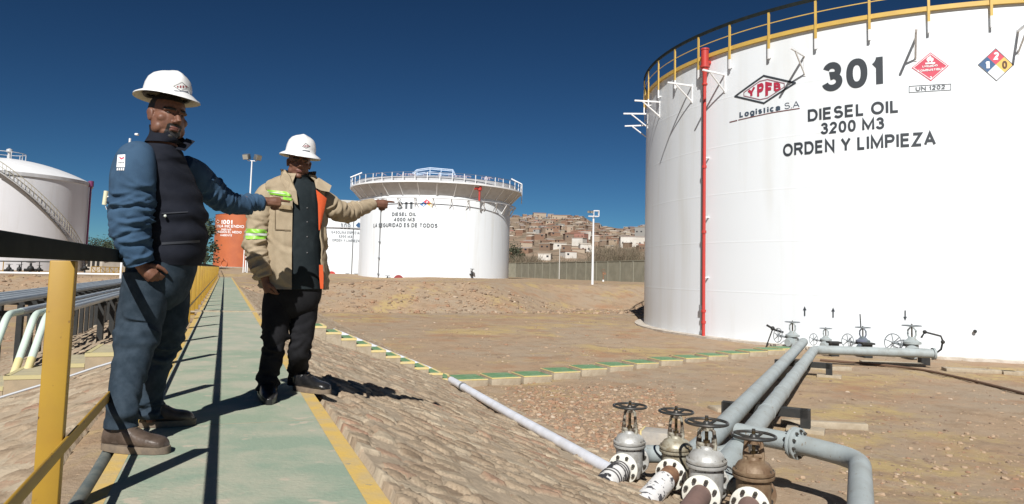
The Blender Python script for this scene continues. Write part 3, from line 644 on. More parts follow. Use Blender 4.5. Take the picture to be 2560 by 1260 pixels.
# ------------------------------------------------------------------ the tank half hidden behind it
Cc = aty(862, 690, 118.0); Cn = Cyl(Cc.x, Cc.y, 9.8); CZ0 = -.6; CZ1 = Cn.hit(845, 505)[1]
tcn = thing("storage_tank", (*Cn.c, CZ0), "white storage tank lettered 309, half hidden behind the man in the beige jacket", "storage tank")
drum(MB(), Cn, CZ0, CZ1, 240).build("shell", M_TANK, tcn, smooth=60)
roof(MB(), Cn, CZ1, 1.2, .35, 120).build("roof", mat("roof_cream", (.62, .60, .54), .6), tcn, smooth=60)
mb = MB(); ringbar(mb, Cn, CZ1-.5, .02, .5, .55, 120); ringbar(mb, Cn, Cn.hit(870, 570)[1], .1, .12, .12, 120); mb.build("rim_band", M_GAL, tcn, smooth=25)
lines(Cn, (("309", (850, 573, 558), (876, 573, 558), .04), ("GASOLINA ESPECIAL", (828, 585.5, 578), (902, 585, 577.5), .04), ("3200 M3", (846, 594.5, 588), (880, 594.5, 588), .04), ("ORDEN Y LIMPIEZA", (830, 605, 598), (899, 605, 598), .04)), mat("pale_grey_lettering", (.22, .24, .26), .6), tcn, .03)
l, t, r, b = (889, 563), (897, 555.5), (905, 563), (897, 571); c = (897, 563); mb = MB(); Cn.poly(mb, [l, t, r, b], .03); part_text(mb, "hazard_mark", M_SIGNBLUE, tcn)
pa = Cn.hit(880, 640)[0]; mb = MB(); mb.cyl(Cn.P(pa, CZ0, .14), Cn.P(pa, CZ1-.5, .14), .05, n=8); mb.build("riser_pipe", mat("dull_grey_pipe", (.17, .18, .19), .5), tcn)
for px_ in (868, 888, 897): pa = Cn.hit(px_, 695)[0]; mb = MB(); q = lambda z, o=.5: Cn.P(pa, CZ0+z, o); mb.cyl(q(0), q(1.0), .06, n=6); mb.ball(q(.6), .2, 8, 6); mb.box(q(1.0), (.5, .5, .07)); mb.build("outlet_valve", M_DKSTEEL, tcn)
pa = Cn.hit(830, 694)[0]; mb = MB(); mb.lathe(Cn.P(pa, CZ0+.7, 0), (math.cos(pa), math.sin(pa), 0), [(.45, 0), (.45, .3), (.6, .31), (.6, .4), (0, .41)], 16); mb.build("manhole", M_RED, tcn)

# ------------------------------------------------------------------ orange tank at the end of the walkway
Oc = aty(598, 660, 96.0); O = Cyl(Oc.x, Oc.y, 3.25); OZ0 = .8; OZ1 = O.hit(580, 535)[1]
to = thing("water_tank", (*O.c, OZ0), "orange tank with white lettering 1001 at the far end of the walkway", "water tank")
drum(MB(), O, OZ0, OZ1, 160).build("shell", mat("orange_paint", (.46, .13, .05), .5, col2=(.40, .11, .045), scale=.8), to, smooth=60)
roof(MB(), O, OZ1, .4, .05, 80).build("roof", mat("orange_roof", (.42, .12, .05), .5), to, smooth=60)
lines(O, (("1001", (553, 561, 550), (581, 560, 549.5), .02), ("AGUA INCENDIO", (541, 570.5, 563.5), (610, 569, 562), 0), ("3000 M3", (553, 576.5, 571.5), (578, 576, 571), 0), ("CUIDAMOS EL MEDIO", (541, 584, 578), (604, 583, 577), 0), ("AMBIENTE", (551, 591, 586), (580, 590.5, 585.5), 0)), M_SIGNWHITE, to, .02)
mb = MB(); O.poly(mb, [(540, 554), (545, 549), (550, 554), (545, 558)], .02); part_text(mb, "emblem", M_SIGNWHITE, to)
mb = MB(); ringbar(mb, O, OZ0-.2, -.1, .3, .35, 80); mb.build("foundation_ring", M_CONCG, to)
pa = O.hit(561, 658)[0]; mb = MB(); mb.torus(O.P(pa, OZ0+.55, .05), (math.cos(pa), math.sin(pa), 0), .45, .06, 20, 6); mb.build("manhole", mat("orange_roof", (.42, .12, .05), .5), to)

# ------------------------------------------------------------------ domed tank on the left, with its winding stair
Lc = aty(-8, 660, 84.6); D = Cyl(Lc.x, Lc.y, 9.05); DZ0 = -.25; DZ1 = D.hit(60, 432)[1]
tl = thing("storage_tank", (*D.c, DZ0), "pale domed storage tank with a winding stair at the left edge of the photo", "storage tank")
drum(MB(), D, DZ0, DZ1, 240).build("shell", tank_paint("tank_offwhite", (.66, .66, .68), 1.8, 6), tl, smooth=60)
mb = MB(); n_ = 12; seg = 160; rise = 2.35
mb.grid(np.array([[tuple(Vector((D.c[0]+math.cos(2*math.pi*j/seg)*(D.R+.12)*q, D.c[1]+math.sin(2*math.pi*j/seg)*(D.R+.12)*q, DZ1+rise*(1-q*q)))) for j in range(seg)] for q in np.linspace(1, .001, n_)]), closed=True); mb.build("dome_roof", M_WHITE, tl, smooth=60)
mb = MB(); ringbar(mb, D, DZ1-.35, .02, .12, .4, 160); mb.build("rim_band", M_GAL, tl, smooth=25)
a_hi, z_hi = D.hit(5, 412)[0]-.06, DZ1+.3; a_lo, z_lo = D.hit(196, 612)[0], D.hit(196, 640)[1]
mb = MB(); tr = MB(); hr = MB(); NS = 64
for k in range(NS+1):
    q = k/NS; a = a_hi+(a_lo-a_hi)*q; z = z_hi+(z_lo-z_hi)*(q**1.12)
    tr.box(D.P(a, z-.2, .42), (.75, .3, .05), X=(math.cos(a), math.sin(a), 0))
    if k % 2 == 0: hr.cyl(D.P(a, z-.2, .8), D.P(a, z+.85, .8), .025, n=5)
lin = [(a_hi+(a_lo-a_hi)*k/NS, z_hi+(z_lo-z_hi)*((k/NS)**1.12)) for k in range(NS+1)]
for o in (.06, .82): mb.tube([D.P(a, z-.28, o) for a, z in lin], .07, 6)
hr.tube([D.P(a, z+.85, .8) for a, z in lin], .045, 6); hr.tube([D.P(a, z+.35, .8) for a, z in lin], .03, 6)
st = mb.build("stair_stringer", M_GAL, tl); tr.build("stair_treads", mat("stair_grey", (.30, .29, .27), .6), tl); hr.build("stair_handrail", mat("stair_rail_buff", (.42, .39, .30), .5), tl)
pb = D.hit(212, 560)[0]+.05; mb = MB(); mb.cyl(D.P(pb, DZ0, .22), D.P(pb, DZ1-.5, .22), .1, n=10); mb.lathe(D.P(pb, DZ1-.5, .22), (0, 0, 1), [(.1, 0), (.3, .1), (.3, .75), (0, .8)], 12); mb.build("foam_riser", mat("violet_red_paint", (.16, .03, .10), .5), tl)
mb = MB(); top = Vector((D.c[0], D.c[1], DZ1+rise)); sdl = Vector((math.cos(.6), -math.sin(.6)*-1, 0))
for k in range(9):
    p = top+Vector((math.cos(k*.7)*2.0, math.sin(k*.7)*2.0, -.15)); mb.cyl(p, p+Vector((0, 0, .85)), .05, n=5)
mb.torus(top+Vector((0, 0, .7)), (0, 0, 1), 2.0, .04, 24, 5); mb.lathe(top+Vector((.4, 0, 0)), (0, 0, 1), [(.15, 0), (.15, .8), (.35, .85), (.3, 1.15), (0, 1.3)], 12); mb.build("roof_vent", M_GAL, tl)
# ================================================================== valves and pipes in the right basin
E1 = Vector((math.sin(R_(26.5)), math.cos(R_(26.5)), 0)); E2 = Vector((E1.y, -E1.x, 0)); UP = Vector((0, 0, 1)); RZV = math.atan2(E1.y, E1.x)
M_ALU = mat("aluminium_paint", (.46, .46, .44), .5, metal=.25, col2=(.29, .27, .23), scale=9, bump=.15, bscale=60, lo=.45, hi=.7)
M_BRONZE = mat("weathered_bronze_paint", (.40, .38, .30), .5, metal=.2, col2=(.22, .17, .10), scale=9, bump=.15, bscale=60)
M_RUSTB = mat("rusty_brown_paint", (.24, .17, .105), .6, metal=.15, col2=(.15, .09, .05), scale=8, bump=.25, bscale=50)
M_YOKE = mat("oily_yoke_paint", (.40, .38, .31), .4, metal=.2, col2=(.07, .05, .035), scale=16, lo=.42, hi=.56)
M_FLANGE = mat("white_flange_paint", (.68, .67, .60), .5, col2=(.50, .47, .38), scale=14, lo=.55, hi=.75, speck=((.12, .09, .06), 30, .72))
M_WHEEL = mat("wheel_iron", (.045, .05, .05), .42, metal=.4, col2=(.08, .07, .06), scale=14)
M_STEM = mat("oily_brass_stem", (.20, .15, .08), .3, metal=.85, col2=(.06, .05, .035), scale=20)
def flange(mb, c, ax, R, t, mi=0):
    a, b = frame(ax); ax = Vector(ax).normalized(); c = Vector(c)
    mb.lathe(c-ax*t/2, ax, [(R*.4, 0), (R-.006, 0), (R, .005), (R, t-.005), (R-.006, t), (R*.4, t)], 32, mi)
def bolts(mb, c, ax, R, L, n=8, r=.013, mi=0, ph=.4):
    a, b = frame(ax); ax = Vector(ax).normalized(); c = Vector(c)
    for k in range(n):
        p = c+(a*math.cos(2*math.pi*k/n+ph)+b*math.sin(2*math.pi*k/n+ph))*R
        mb.cyl(p-ax*L/2, p+ax*L/2, r*.55, n=6, mi=mi); mb.cyl(p-ax*(L/2-.012), p-ax*(L/2-.034), r, n=6, mi=mi); mb.cyl(p+ax*(L/2-.034), p+ax*(L/2-.012), r, n=6, mi=mi)
def handwheel(o, R=.156, spokes=4, ph=.3, tilt=(0, 0, 1)):
    mb = MB(); a, b = frame(tilt); t = Vector(tilt).normalized(); o = Vector(o)
    mb.torus(o, t, R, .0115, 36, 8)
    for k in range(spokes):
        d = a*math.cos(2*math.pi*k/spokes+ph)+b*math.sin(2*math.pi*k/spokes+ph)
        mb.tube([o-t*.018+d*.02, o-t*.012+d*R*.55, o+d*R], [.014, .011, .010], 7)
    mb.lathe(o-t*.035, t, [(.03, 0), (.03, .03), (.022, .045), (.013, .05), (.013, .085), (.0, .086)], 14)
    return mb
def gate_valve(loc, label, bm_, wheelh=.60, bonnet=None, sc=1.0, group="gate valves joining the near pipe ends", rz=None, lean=0.0, yoke=None):
    t = thing("gate_valve", loc, label, "valve", group, RZV if rz is None else rz); t.scale = (sc,)*3
    b = bonnet or bm_; yk = yoke or bm_
    mb = MB(); mb.lathe((-.19, 0, 0), (1, 0, 0), [(.085, 0), (.088, .08), (.115, .12), (.125, .19), (.115, .26), (.088, .30), (.085, .38)], 28)
    mb.lathe((0, 0, -.15), UP, [(.05, 0), (.10, .03), (.118, .10), (.125, .20), (.128, .335)], 28, sx=1.1); mb.build("body", bm_, t, smooth=40, world=False)
    for s in (-1, 1):
        mb = MB(); flange(mb, (s*.19, 0, 0), (1, 0, 0), .140, .026); f = mb.build("flange", M_FLANGE if s < 0 else bm_, t, smooth=40, world=False)
        m2 = MB(); bolts(m2, (s*.192, 0, 0), (1, 0, 0), .113, .10, 8, .016); m2.build("bolts", M_BOLT, f, smooth=30, world=False)
    mb = MB(); mb.lathe((0, 0, .165), UP, [(.06, 0), (.148, 0), (.152, .006), (.152, .024), (.06, .025)], 32, sx=1.12); mb.lathe((0, 0, .196), UP, [(.06, 0), (.148, 0), (.152, .006), (.152, .022), (.136, .028), (.130, .045), (.112, .072), (.08, .090), (.05, .098), (.045, .115), (.03, .12)], 32, sx=1.12)
    bn = mb.build("bonnet", b, t, smooth=40, world=False)
    m2 = MB(); bolts(m2, (0, 0, .192), UP, .137, .085, 12, .011); m2.build("bolts", M_BOLT, bn, smooth=30, world=False)
    mb = MB()
    for s in (-1, 1): mb.tube([(0, s*.058, .28), (0, s*.064, .33), (0, s*.054, .43), (0, s*.048, wheelh-.06), (0, s*.03, wheelh-.035)], [.02, .017, .014, .014, .018], 8)
    mb.box((0, 0, .325), (.05, .13, .03), bev=.006); mb.cyl((0, 0, wheelh-.06), (0, 0, wheelh-.025), .035, n=14)
    for s in (-1, 1): mb.cyl((0, s*.045, .29), (0, s*.045, .38), .009, n=6)
    mb.build("yoke", yk, t, smooth=40, world=False)
    mb = MB(); mb.cyl((0, 0, .29), (0, 0, wheelh+.035), .014, n=12); mb.cyl((0, 0, .30), (0, 0, .36), .026, n=12); mb.build("stem", M_STEM, t, smooth=40, world=False)
    handwheel((0, 0, wheelh), tilt=(lean, 0, 1)).build("handwheel", M_WHEEL, t, smooth=50, world=False)
    return t
VZ = -.86
fl_px = [(1557, 1172), (1676, 1187), (1752, 1238), (1874, 1268)]
VS = [1.0, 1.0, 1.13, 1.12]
fz = [VZ, VZ, VZ+.0, VZ-.03]
vc = [atz(x, y, z)+E1*(.20*s) for (x, y), z, s in zip(fl_px, fz, VS)]
wz_ = [.545, .535, .49, .465]
vlab = ["silver gate valve leftmost in the front row, on pipe with black and white wrap", "bronze toned gate valve second in the front row, beside the rusty brown and white pipe",
        "bright silver gate valve third in the front row, above the dull brown pipe end", "rusty brown gate valve rightmost in the front row, in front of the grey elbow pipe"]
for c, l_, b_, bo, yk, s_, h_ in zip(vc, vlab, (M_ALU, M_BRONZE, M_ALU, M_RUSTB), (M_ALU, M_BRONZE, M_ALU, M_RUSTB), (M_YOKE, M_YOKE, M_YOKE, M_RUSTB), VS, wz_):
    gate_valve(c, l_, b_, bonnet=bo, yoke=yk, sc=s_, wheelh=h_)
# pipe ends coming out of the dike towards the valves
def wrap_mat(name, base, mark, sc, st, lo=.5):
    return mat(name, base, .7, col2=mark, scale=sc, lo=lo, hi=lo+.03, detail=3, stretch=st, bump=.3, bscale=12)
M_RUST = mat("rust_brown", (.17, .085, .05), .8, col2=(.27, .15, .08), scale=7, bump=.3, bscale=40)
M_WRAP1 = wrap_mat("peeling_white_wrap", (.74, .73, .70), (.035, .035, .04), 5.5, (1, 1, 1), .56)
M_WRAP2 = wrap_mat("flaking_white_wrap", (.76, .75, .73), (.09, .09, .10), 9, (1, 1, 1.8), .55)
M_TAR = mat("black_wrap", (.03, .03, .035), .6, col2=(.06, .055, .05), scale=12)
def stub(i, L, r, label, segs):
    c = vc[i]-E1*(.20*VS[i]+.01); t = thing("pipe_end", c-E1*L, label, "pipe", "pipe ends coming out of the stone slope")
    for (a, b, rr, m, nm) in segs:
        mb = MB(); n = max(2, int((b-a)/.03)); mb.tube([c-E1*(a+(b-a)*k/n)-UP*(.04*(a+(b-a)*k/n)) for k in range(n+1)], [rr*(1+.012*math.sin(k*2.3)) for k in range(n+1)], 28); mb.build(nm, m, t, smooth=50)
    return t
t = stub(0, 1.2, .085, "pipe end in peeling white and black wrap behind the leftmost front valve", [(0, .05, .086, M_FLANGE, "collar"), (.05, .52, .095, M_WRAP1, "wrap"), (.52, 1.3, .088, M_WRAP1, "pipe")])
for k, d_ in enumerate((.10, .145, .20, .33, .38)):
    c = vc[0]-E1*(.21+d_); MB().torus(c-UP*.04*d_, E1+UP*.1*math.sin(k*2), .095, .009, 28, 6).build("band", M_TAR, t, smooth=60)
stub(1, 1.3, .085, "pipe end with bare rusty collar and flaking white wrap at the second front valve", [(0, .22, .086, M_RUST, "bare_pipe"), (.22, 1.4, .095, M_WRAP2, "wrap")])
stub(2, 1.2, .09, "dull brown pipe end at the third front valve", [(0, 1.3, .088, mat("dull_brown_paint", (.15, .095, .08), .75, col2=(.19, .12, .10), scale=4), "pipe")])
stub(3, 1.0, .09, "brown pipe end at the rightmost front valve", [(0, 1.1, .088, mat("dull_brown_paint", (.15, .095, .08), .75), "pipe")])
def elbow(p, q, r, R, n=8):            # arc between two directions at corner points: returns points
    pass
def route(pts, R=.3, n=7):             # polyline with rounded corners
    pts = [Vector(p) for p in pts]; out = [pts[0]]
    for a, b, c in zip(pts[:-2], pts[1:-1], pts[2:]):
        u = (a-b).normalized(); v = (c-b).normalized(); d = min(R, (a-b).length*.49, (c-b).length*.49); p = b+u*d; q = b+v*d
        out += [p*(1-t)**2+b*2*t*(1-t)+q*t*t for t in np.linspace(0, 1, n)]
    return out+[pts[-1]]
PZ = -.80; PR = .112
pA_far = atz(2009, 855, PZ+.12); pB_far = atz(2036, 874, PZ)
pB_end = atz(2333, 884, PZ)
# the two long grey pipelines: A runs from the second valve, B from the third
nA = atz(1752, 1122, PZ); nB = atz(1838, 1132, PZ)
t = thing("pipeline", nA, "long grey pipeline, left one of the pair, running up to the tank valve", "pipeline")
MB().tube(route([vc[1]+E1*.2+UP*0, vc[1]+E1*.55, nA+E1*.5, pA_far], .35), PR, 24).build("pipe", M_GREYP, t, smooth=60)
t = thing("pipeline", nB, "long grey pipeline, right one of the pair, turning along the tank's foot", "pipeline")
MB().tube(route([vc[2]+E1*.22, vc[2]+E1*.55, nB+E1*.6, pB_far, pB_end], .38), PR, 24).build("pipe", M_GREYP, t, smooth=60)
for k in range(1, 6):
    q = (nB+E1*.6).lerp(pB_far, k/6.3); MB().torus(q, pB_far-nB, PR+.001, .006, 28, 6).build("weld_bead", M_GREYP, t, smooth=60)
hd = (pB_end-pB_far).normalized(); mb = MB(); mb.cyl(pB_end-hd*.02, pB_end+hd*.035, PR+.035, n=24); mb.build("blind_flange", M_GREYP, t)
# pipe of the first valve joining A, pipe of the third joining the flanged cross pipe
j = vc[0]+E1*.2; t = thing("pipeline", j, "short grey pipe behind the leftmost front valve, joining the long pipeline", "pipeline")
MB().tube(route([j, j+E1*.28, j+E1*.62+E2*.75, j+E1*1.6+E2*.80], .25), .088, 22).build("pipe", M_GREYP, t, smooth=60)
j = vc[2]+E1*.30+E2*.1; t = thing("pipeline", j, "short grey cross pipe between the third and the rusty front valve", "pipeline")
MB().tube([j, vc[3]+E1*.25], .092, 22).build("pipe", M_GREYP, t, smooth=60); k_ = j*.55+(vc[3]+E1*.25)*.45; MB().torus(k_, (vc[3]-j).normalized(), .098, .01, 26, 6).build("band", M_TAR, t)
cz = PZ+.16
q0 = atz(1868, 1083, cz); q1 = atz(1990, 1108, cz); q2 = atz(2150, 1150, cz-.02); q3 = atz(2152, 1300, cz-.04)
t = thing("pipeline", q1, "grey flanged pipe that turns a corner at the bottom right of the photo", "pipeline")
MB().tube(route([q0-E2*.1, q1, q2, q3], .26, 10), .092, 26).build("pipe", M_GREYP, t, smooth=60)
cd_ = (q2-q0).normalized(); mb = MB(); flange(mb, q1-cd_*.02, cd_, .152, .03); flange(mb, q1+cd_*.02, cd_, .152, .03); f = mb.build("flange", M_GREYP, t, smooth=40)
mb = MB(); bolts(mb, q1, cd_, .124, .13, 10, .015); mb.build("bolts", M_BOLT, f, smooth=30)
# steel trestles under the long pair
for k, (x, y, lab) in enumerate(((1935, 1020, "dark steel trestle under the pipe pair, nearest to the front valves"), (2022, 905, "dark steel trestle under the pipe pair, nearest to the tank"))):
    c = atz(x, y+6, PZ-.13); d = (pB_far-nB).normalized(); X = Vector((d.y, -d.x, 0)); t = thing("pipe_trestle", Vector((c.x, c.y, ZF)), lab, "pipe support", "steel trestles under the pipe pair")
    mb = MB(); mb.box(c-X*.12, (1.15, .16, .12), X=X); mb.build("beam", M_DKSTEEL, t); g = ZF-.03
    for s in (-.66, .42):
        p = c+X*s; mb = MB(); mb.box(Vector((p.x, p.y, (c.z+.06+g)/2)), (.13, .16, c.z+.06-g), X=X); mb.build("leg", M_DKSTEEL, t)
    MB().box(Vector((c.x, c.y, ZF+.02))+X*.42, (.5, .3, .07), X=X, bev=.01).build("footing", M_CONC, t)
for px_, py_, lab in ((2310, 912, "dark steel stand under the end of the tank's pipe"), (2085, 890, "short dark stand below the tank valve with a small wheel"), (2168, 893, "short dark stand below the tank valve with a bent lever")):
    c = atz(px_, py_, ZF); t = thing("pipe_stand", c, lab, "pipe support"); MB().box(c+UP*.2, (.22, .22, .42), X=hd).box(c+UP*.39, (.34, .3, .05), X=hd).build("stand", M_DKSTEEL, t)
# valves at the tank's foot
def tank_valve(px_, py_, label, sc, extra=0, side=True):
    a, _ = A.hit(px_, py_); base = A.P(a, AZ0+.38, .75); base.z = AZ0+.24
    t = thing("tank_valve", base, label, "valve", "valves at the foot of the tank lettered 301", math.atan2(math.sin(a), math.cos(a))); t.scale = (sc,)*3
    m_ = M_GREYP if extra != 2 else mat("blue_grey_iron", (.13, .14, .20), .5, col2=(.10, .13, .13), scale=7)
    mb = MB(); mb.lathe((-.85/sc, 0, 0), (1, 0, 0), [(.10, 0), (.10, .85/sc-.22), (.17, .85/sc-.21), (.17, .85/sc-.17), (.12, .85/sc-.16), (.16, .85/sc), (.12, .85/sc+.16), (.17, .85/sc+.17), (.17, .85/sc+.21), (.1, .85/sc+.22), (.1, .85/sc+.34)], 20)
    mb.lathe((0, 0, 0), UP, [(.14, 0), (.15, .18), (.21, .19), (.21, .245), (.15, .27), (.09, .33), (.07, .36)], 20); mb.build("body", m_, t, world=False)
    mb = MB()
    for s in (-1, 1): mb.tube([(0, s*.06, .34), (0, s*.09, .42), (0, s*.085, .53), (0, s*.03, .60)], .022, 7)
    mb.build("yoke", m_, t, world=False)
    MB().cyl((0, 0, .34), (0, 0, .67), .02, n=10).build("stem", M_STEM, t, world=False)
    handwheel((0, 0, .64), .22, 4).build("handwheel", mat("grey_wheel", (.16, .18, .19), .5), t, world=False)
    if side:
        mb = handwheel((.12, -.42, .2), .22, 6, tilt=(.75, -.45, .1)); mb.cyl((.1, -.4, .2), (0, -.12, .14), .03, n=8); mb.build("side_wheel", mat("grey_wheel", (.16, .18, .19), .5), t, world=False)
    if extra == 1: mb = MB(); mb.tube([(0, -.3, .3), (0, -.55, .35), (.1, -.8, .5)], .035, 7); mb.cyl((.05, -.62, .38), (.15, -.85, -.35), .022, n=6); mb.ball((.05, -.62, .4), .07, 8, 6); mb.build("lever", M_DKSTEEL, t, world=False)
    if extra == 2: mb = MB(); mb.cyl((.02, -.05, .62), (.02, -.07, 1.05), .018, n=6); mb.build("lever", M_DKSTEEL, t, world=False)
    if extra == 3: mb = MB(); mb.tube([(0, .2, .35), (0, .28, .5), (0, .62, .42), (0, .66, .3), (0, .62, .1), (0, .45, -.06)], .025, 7); mb.ball((0, .66, .28), .05, 8, 6); mb.ball((0, .28, .5), .05, 8, 6); mb.build("bypass_pipe", M_DKSTEEL, t, world=False)
tank_valve(2006, 846, "grey tank valve with a slanting lever at the top end of the left pipeline", 1.0, 1)
tank_valve(2083, 858, "small grey tank valve with two wheels beneath the second upward arrow", .8)
tank_valve(2168, 860, "blue grey tank valve with an upright bar, between two smaller and larger valves", .95, 2)
tank_valve(2280, 862, "large grey tank valve with a bypass loop beneath the downward arrow", 1.15, 3)

# white pipe along the toe of the slope
p0 = atz(1128, 950, ZF+.27); p1 = atz(1545, 1186, ZF+.33); t = thing("drain_pipe", p0, "white pipe lying along the toe of the stone slope up to the leftmost front valve", "pipe")
MB().tube([p0, p0*.5+p1*.5-UP*.01, p1], .058, 18).build("pipe", mat("white_pvc", (.70, .72, .78), .35, col2=(.62, .63, .66), scale=5), t)
d_ = (p1-p0).normalized(); mb = MB(); mb.cyl(p0+d_*.75, p0+d_*.82, .066, n=18); mb.build("joint", mat("grey_rubber", (.16, .17, .18), .6), t)
for k in range(3): q = p0+(p1-p0)*(.1+.36*k); MB().box(Vector((q.x, q.y, ZF+.08)), (.2, .14, .22), X=d_).build("footing", M_CONC, t)
# pipe on the far side of the stairs
SD_S = 13.5
pz0 = atz(850, 818, -.28); pz1 = atz(1068, 914, -1.0)
def stz(l): return -.02-(l-.66)*(1.16/3.64)
q0 = W(SD_S+.78, 2.0, -.25); q1 = W(SD_S+.78, 4.0, -1.05)
tag(MB().tube([q0, q1], .05, 14).build("drain_pipe", mat("white_pvc", (.70, .72, .78), .35)), "white pipe running down the far side of the green stairs", "pipe")

# ------------------------------------------------------------------ green stairs down into the basin, and the stepping slabs
M_STEPG = mat("step_green", (.10, .22, .095), .8, col2=(.17, .27, .15), scale=6, bump=.3)
M_STEPY = mat("step_cream_yellow", (.68, .55, .22), .75, col2=(.60, .50, .28), scale=9)
def stairs(name, label, s0, w_, l0, dl, rise, n, side, m_top, m_edge, m_body, z0=0.0):
    t = thing(name, W(s0, l0, z0), label, "stairs"); dn = Vector((*D2, 0)); nn = Vector((*N2, 0))*side
    for k in range(n):
        la = l0+side*dl*k; lb = l0+side*dl*(k+1); z = z0-rise*k; mb = MB(); c = W(s0+w_/2, (la+lb)/2, 0)
        mb.box(Vector((c.x, c.y, z-.19)), (dl-.004, w_, .38), X=nn, mi=2)
        mb.box(Vector((c.x, c.y, z+.003))-nn*.02, (dl-.05, w_-.06, .012), X=nn, mi=0)
        e = W(s0+.02, (la+lb)/2, z-.008); mb.box(e, (dl, .05, .04), X=nn, mi=1)
        e = W(s0+w_/2, lb-side*.02, z-.006); mb.box(e, (.05, w_+.004, .036), X=nn, mi=1)
        mb.build("step", [m_top, m_edge, m_body], t, smooth=0)
stairs("stairs", "green painted concrete stairs with cream edges leading down the stone slope to the basin", SD_S, .72, .94, .278, .112, 12, 1, M_STEPG, M_STEPY, M_CONC, z0=.11)
lab_p = ["green slab at the foot of the stairs, first of the stepping row", "second stepping slab from the foot of the stairs, green with cream edge", "third stepping slab from the stairs, green with cream edge", "fourth stepping slab from the stairs, green with cream edge", "fifth stepping slab from the stairs, green with cream edge", "sixth stepping slab from the stairs, green with cream edge", "seventh stepping slab from the stairs, midway to the tank", "eighth stepping slab from the stairs, just past the middle of the row", "ninth stepping slab from the stairs, green with cream edge", "fifth stepping slab counting back from the pipelines", "fourth stepping slab counting back from the pipelines", "third stepping slab counting back from the pipelines", "second stepping slab counting back from the pipelines", "last stepping slab, beside the two long pipelines"]
ppx = [(1168, 948), (1250, 944), (1328, 940), (1400, 932), (1469, 923), (1535, 916), (1600, 910), (1662, 903), (1722, 896), (1778, 890), (1830, 885), (1878, 880), (1922, 876), (1958, 873)]
for (x, y), lb_ in zip(ppx, lab_p):
    c = atz(x, y, ZF+.09); mb = MB(); X = Vector((*N2, 0)); rr = random.Random(x); X = (X+Vector((rr.uniform(-.05, .05), rr.uniform(-.05, .05), 0))).normalized(); dz = rr.uniform(-.015, .015)
    c.z = ZF+.05+dz; tp = thing("stepping_slab", Vector((c.x, c.y, ZF)), lb_, "slab", "stepping slabs across the basin floor")
    MB().box(c, (.60, .66, .18), X=X, bev=.012).build("block", M_CONC, tp)
    Y = UP.cross(X); MB().box(c+UP*.093+Y*.02, (.54, .58, .012), X=X).build("green_top", M_STEPG, tp)
    MB().box(c+UP*.086-Y*.318, (.602, .034, .018), X=X).box(c+UP*.086-X*.292, (.022, .65, .017), X=X).build("cream_edge", M_STEPY, tp)
# loose slabs, blocks and a thin buried line on the basin floor
for x, y, a, sx, sy, lab in ((2072, 922, 0.1, 1.1, .16, "pale concrete strip lying beside the pipe pair near the tank"), (2230, 910, -.2, 1.5, .4, "pale concrete plate below the end of the tank's pipe"), (2415, 926, -.2, 1.0, .35, "flat pale slab on the soil right of the tank's pipe"), (2490, 930, -.3, .8, .22, "small pale slab on the soil near the right edge"), (2555, 934, -.2, .9, .25, "pale slab at the right edge by the tank"), (1815, 1024, .3, .5, .3, "broken concrete lump on the soil left of the pipe pair"), (2060, 1062, -.12, 1.2, .13, "narrow concrete strip on the soil right of the near trestle")):
    c = atz(x, y, ZF+.02); tag(MB().box(c, (sx, sy, .10), X=(math.cos(a), math.sin(a), 0), bev=.012).build("concrete_slab", M_CONC), lab, "slab")
c = atz(1643, 1112, ZF+.12); t = thing("concrete_block", c, "small grey concrete block with a yellow edge behind the first two front valves", "block"); MB().box(c, (.34, .3, .34), X=(.8, -.3, 0), bev=.01).build("block", M_CONCG, t); MB().box(c-Vector((.8, -.3, 0)).normalized()*.172+UP*.0, (.02, .306, .35), X=(.8, -.3, 0)).build("yellow_edge", M_STEPY, t)
pts = [atz(x, y, ZF+.025) for x, y in ((2050, 900), (2160, 908), (2290, 921), (2400, 944), (2500, 968), (2620, 1000))]
tag(MB().tube(route(pts, .8), .03, 8).build("buried_line", mat("rusty_line", (.13, .075, .045), .8)), "thin rust coloured line half buried in the soil in front of the tank", "pipe")

# ================================================================== left side: pipe rack on the slope, stairs, conduit
M_MINT = mat("pale_mint_paint", (.58, .68, .60), .45, col2=(.52, .61, .54), scale=4, speck=((.25, .25, .2), 30, .75)); M_PALEY = mat("pale_yellow_paint", (.68, .58, .26), .5, col2=(.6, .53, .3), scale=6)
M_RACK = mat("rack_pipe_grey", (.40, .44, .46), .4, col2=(.33, .36, .38), scale=3)
_bd = [SL(atz(x, y, .28)) for x, y in ((117, 787), (88, 785), (19, 786))]
rack = [(_bd[0][1], _bd[0][0], .28, True), (_bd[1][1], _bd[1][0], .28, True), (_bd[2][1], _bd[2][0], .28, True), (-2.80, 2, .36, False), (-2.97, 2, .36, False), (-3.16, 2, .36, False), (-3.36, 2, .36, False)]
labs = ["mint pipe with a pale yellow band descending nearest to the yellow post", "mint pipe with a pale yellow band, second from the yellow post", "pale mint pipe descending at the left edge of the photo"] + ["long grey pipe of the rack next to the bent mint pipes", "second long grey pipe of the rack from the bent mint pipes", "third long grey pipe of the rack from the bent mint pipes", "farthest long grey pipe of the rack on the left slope"]
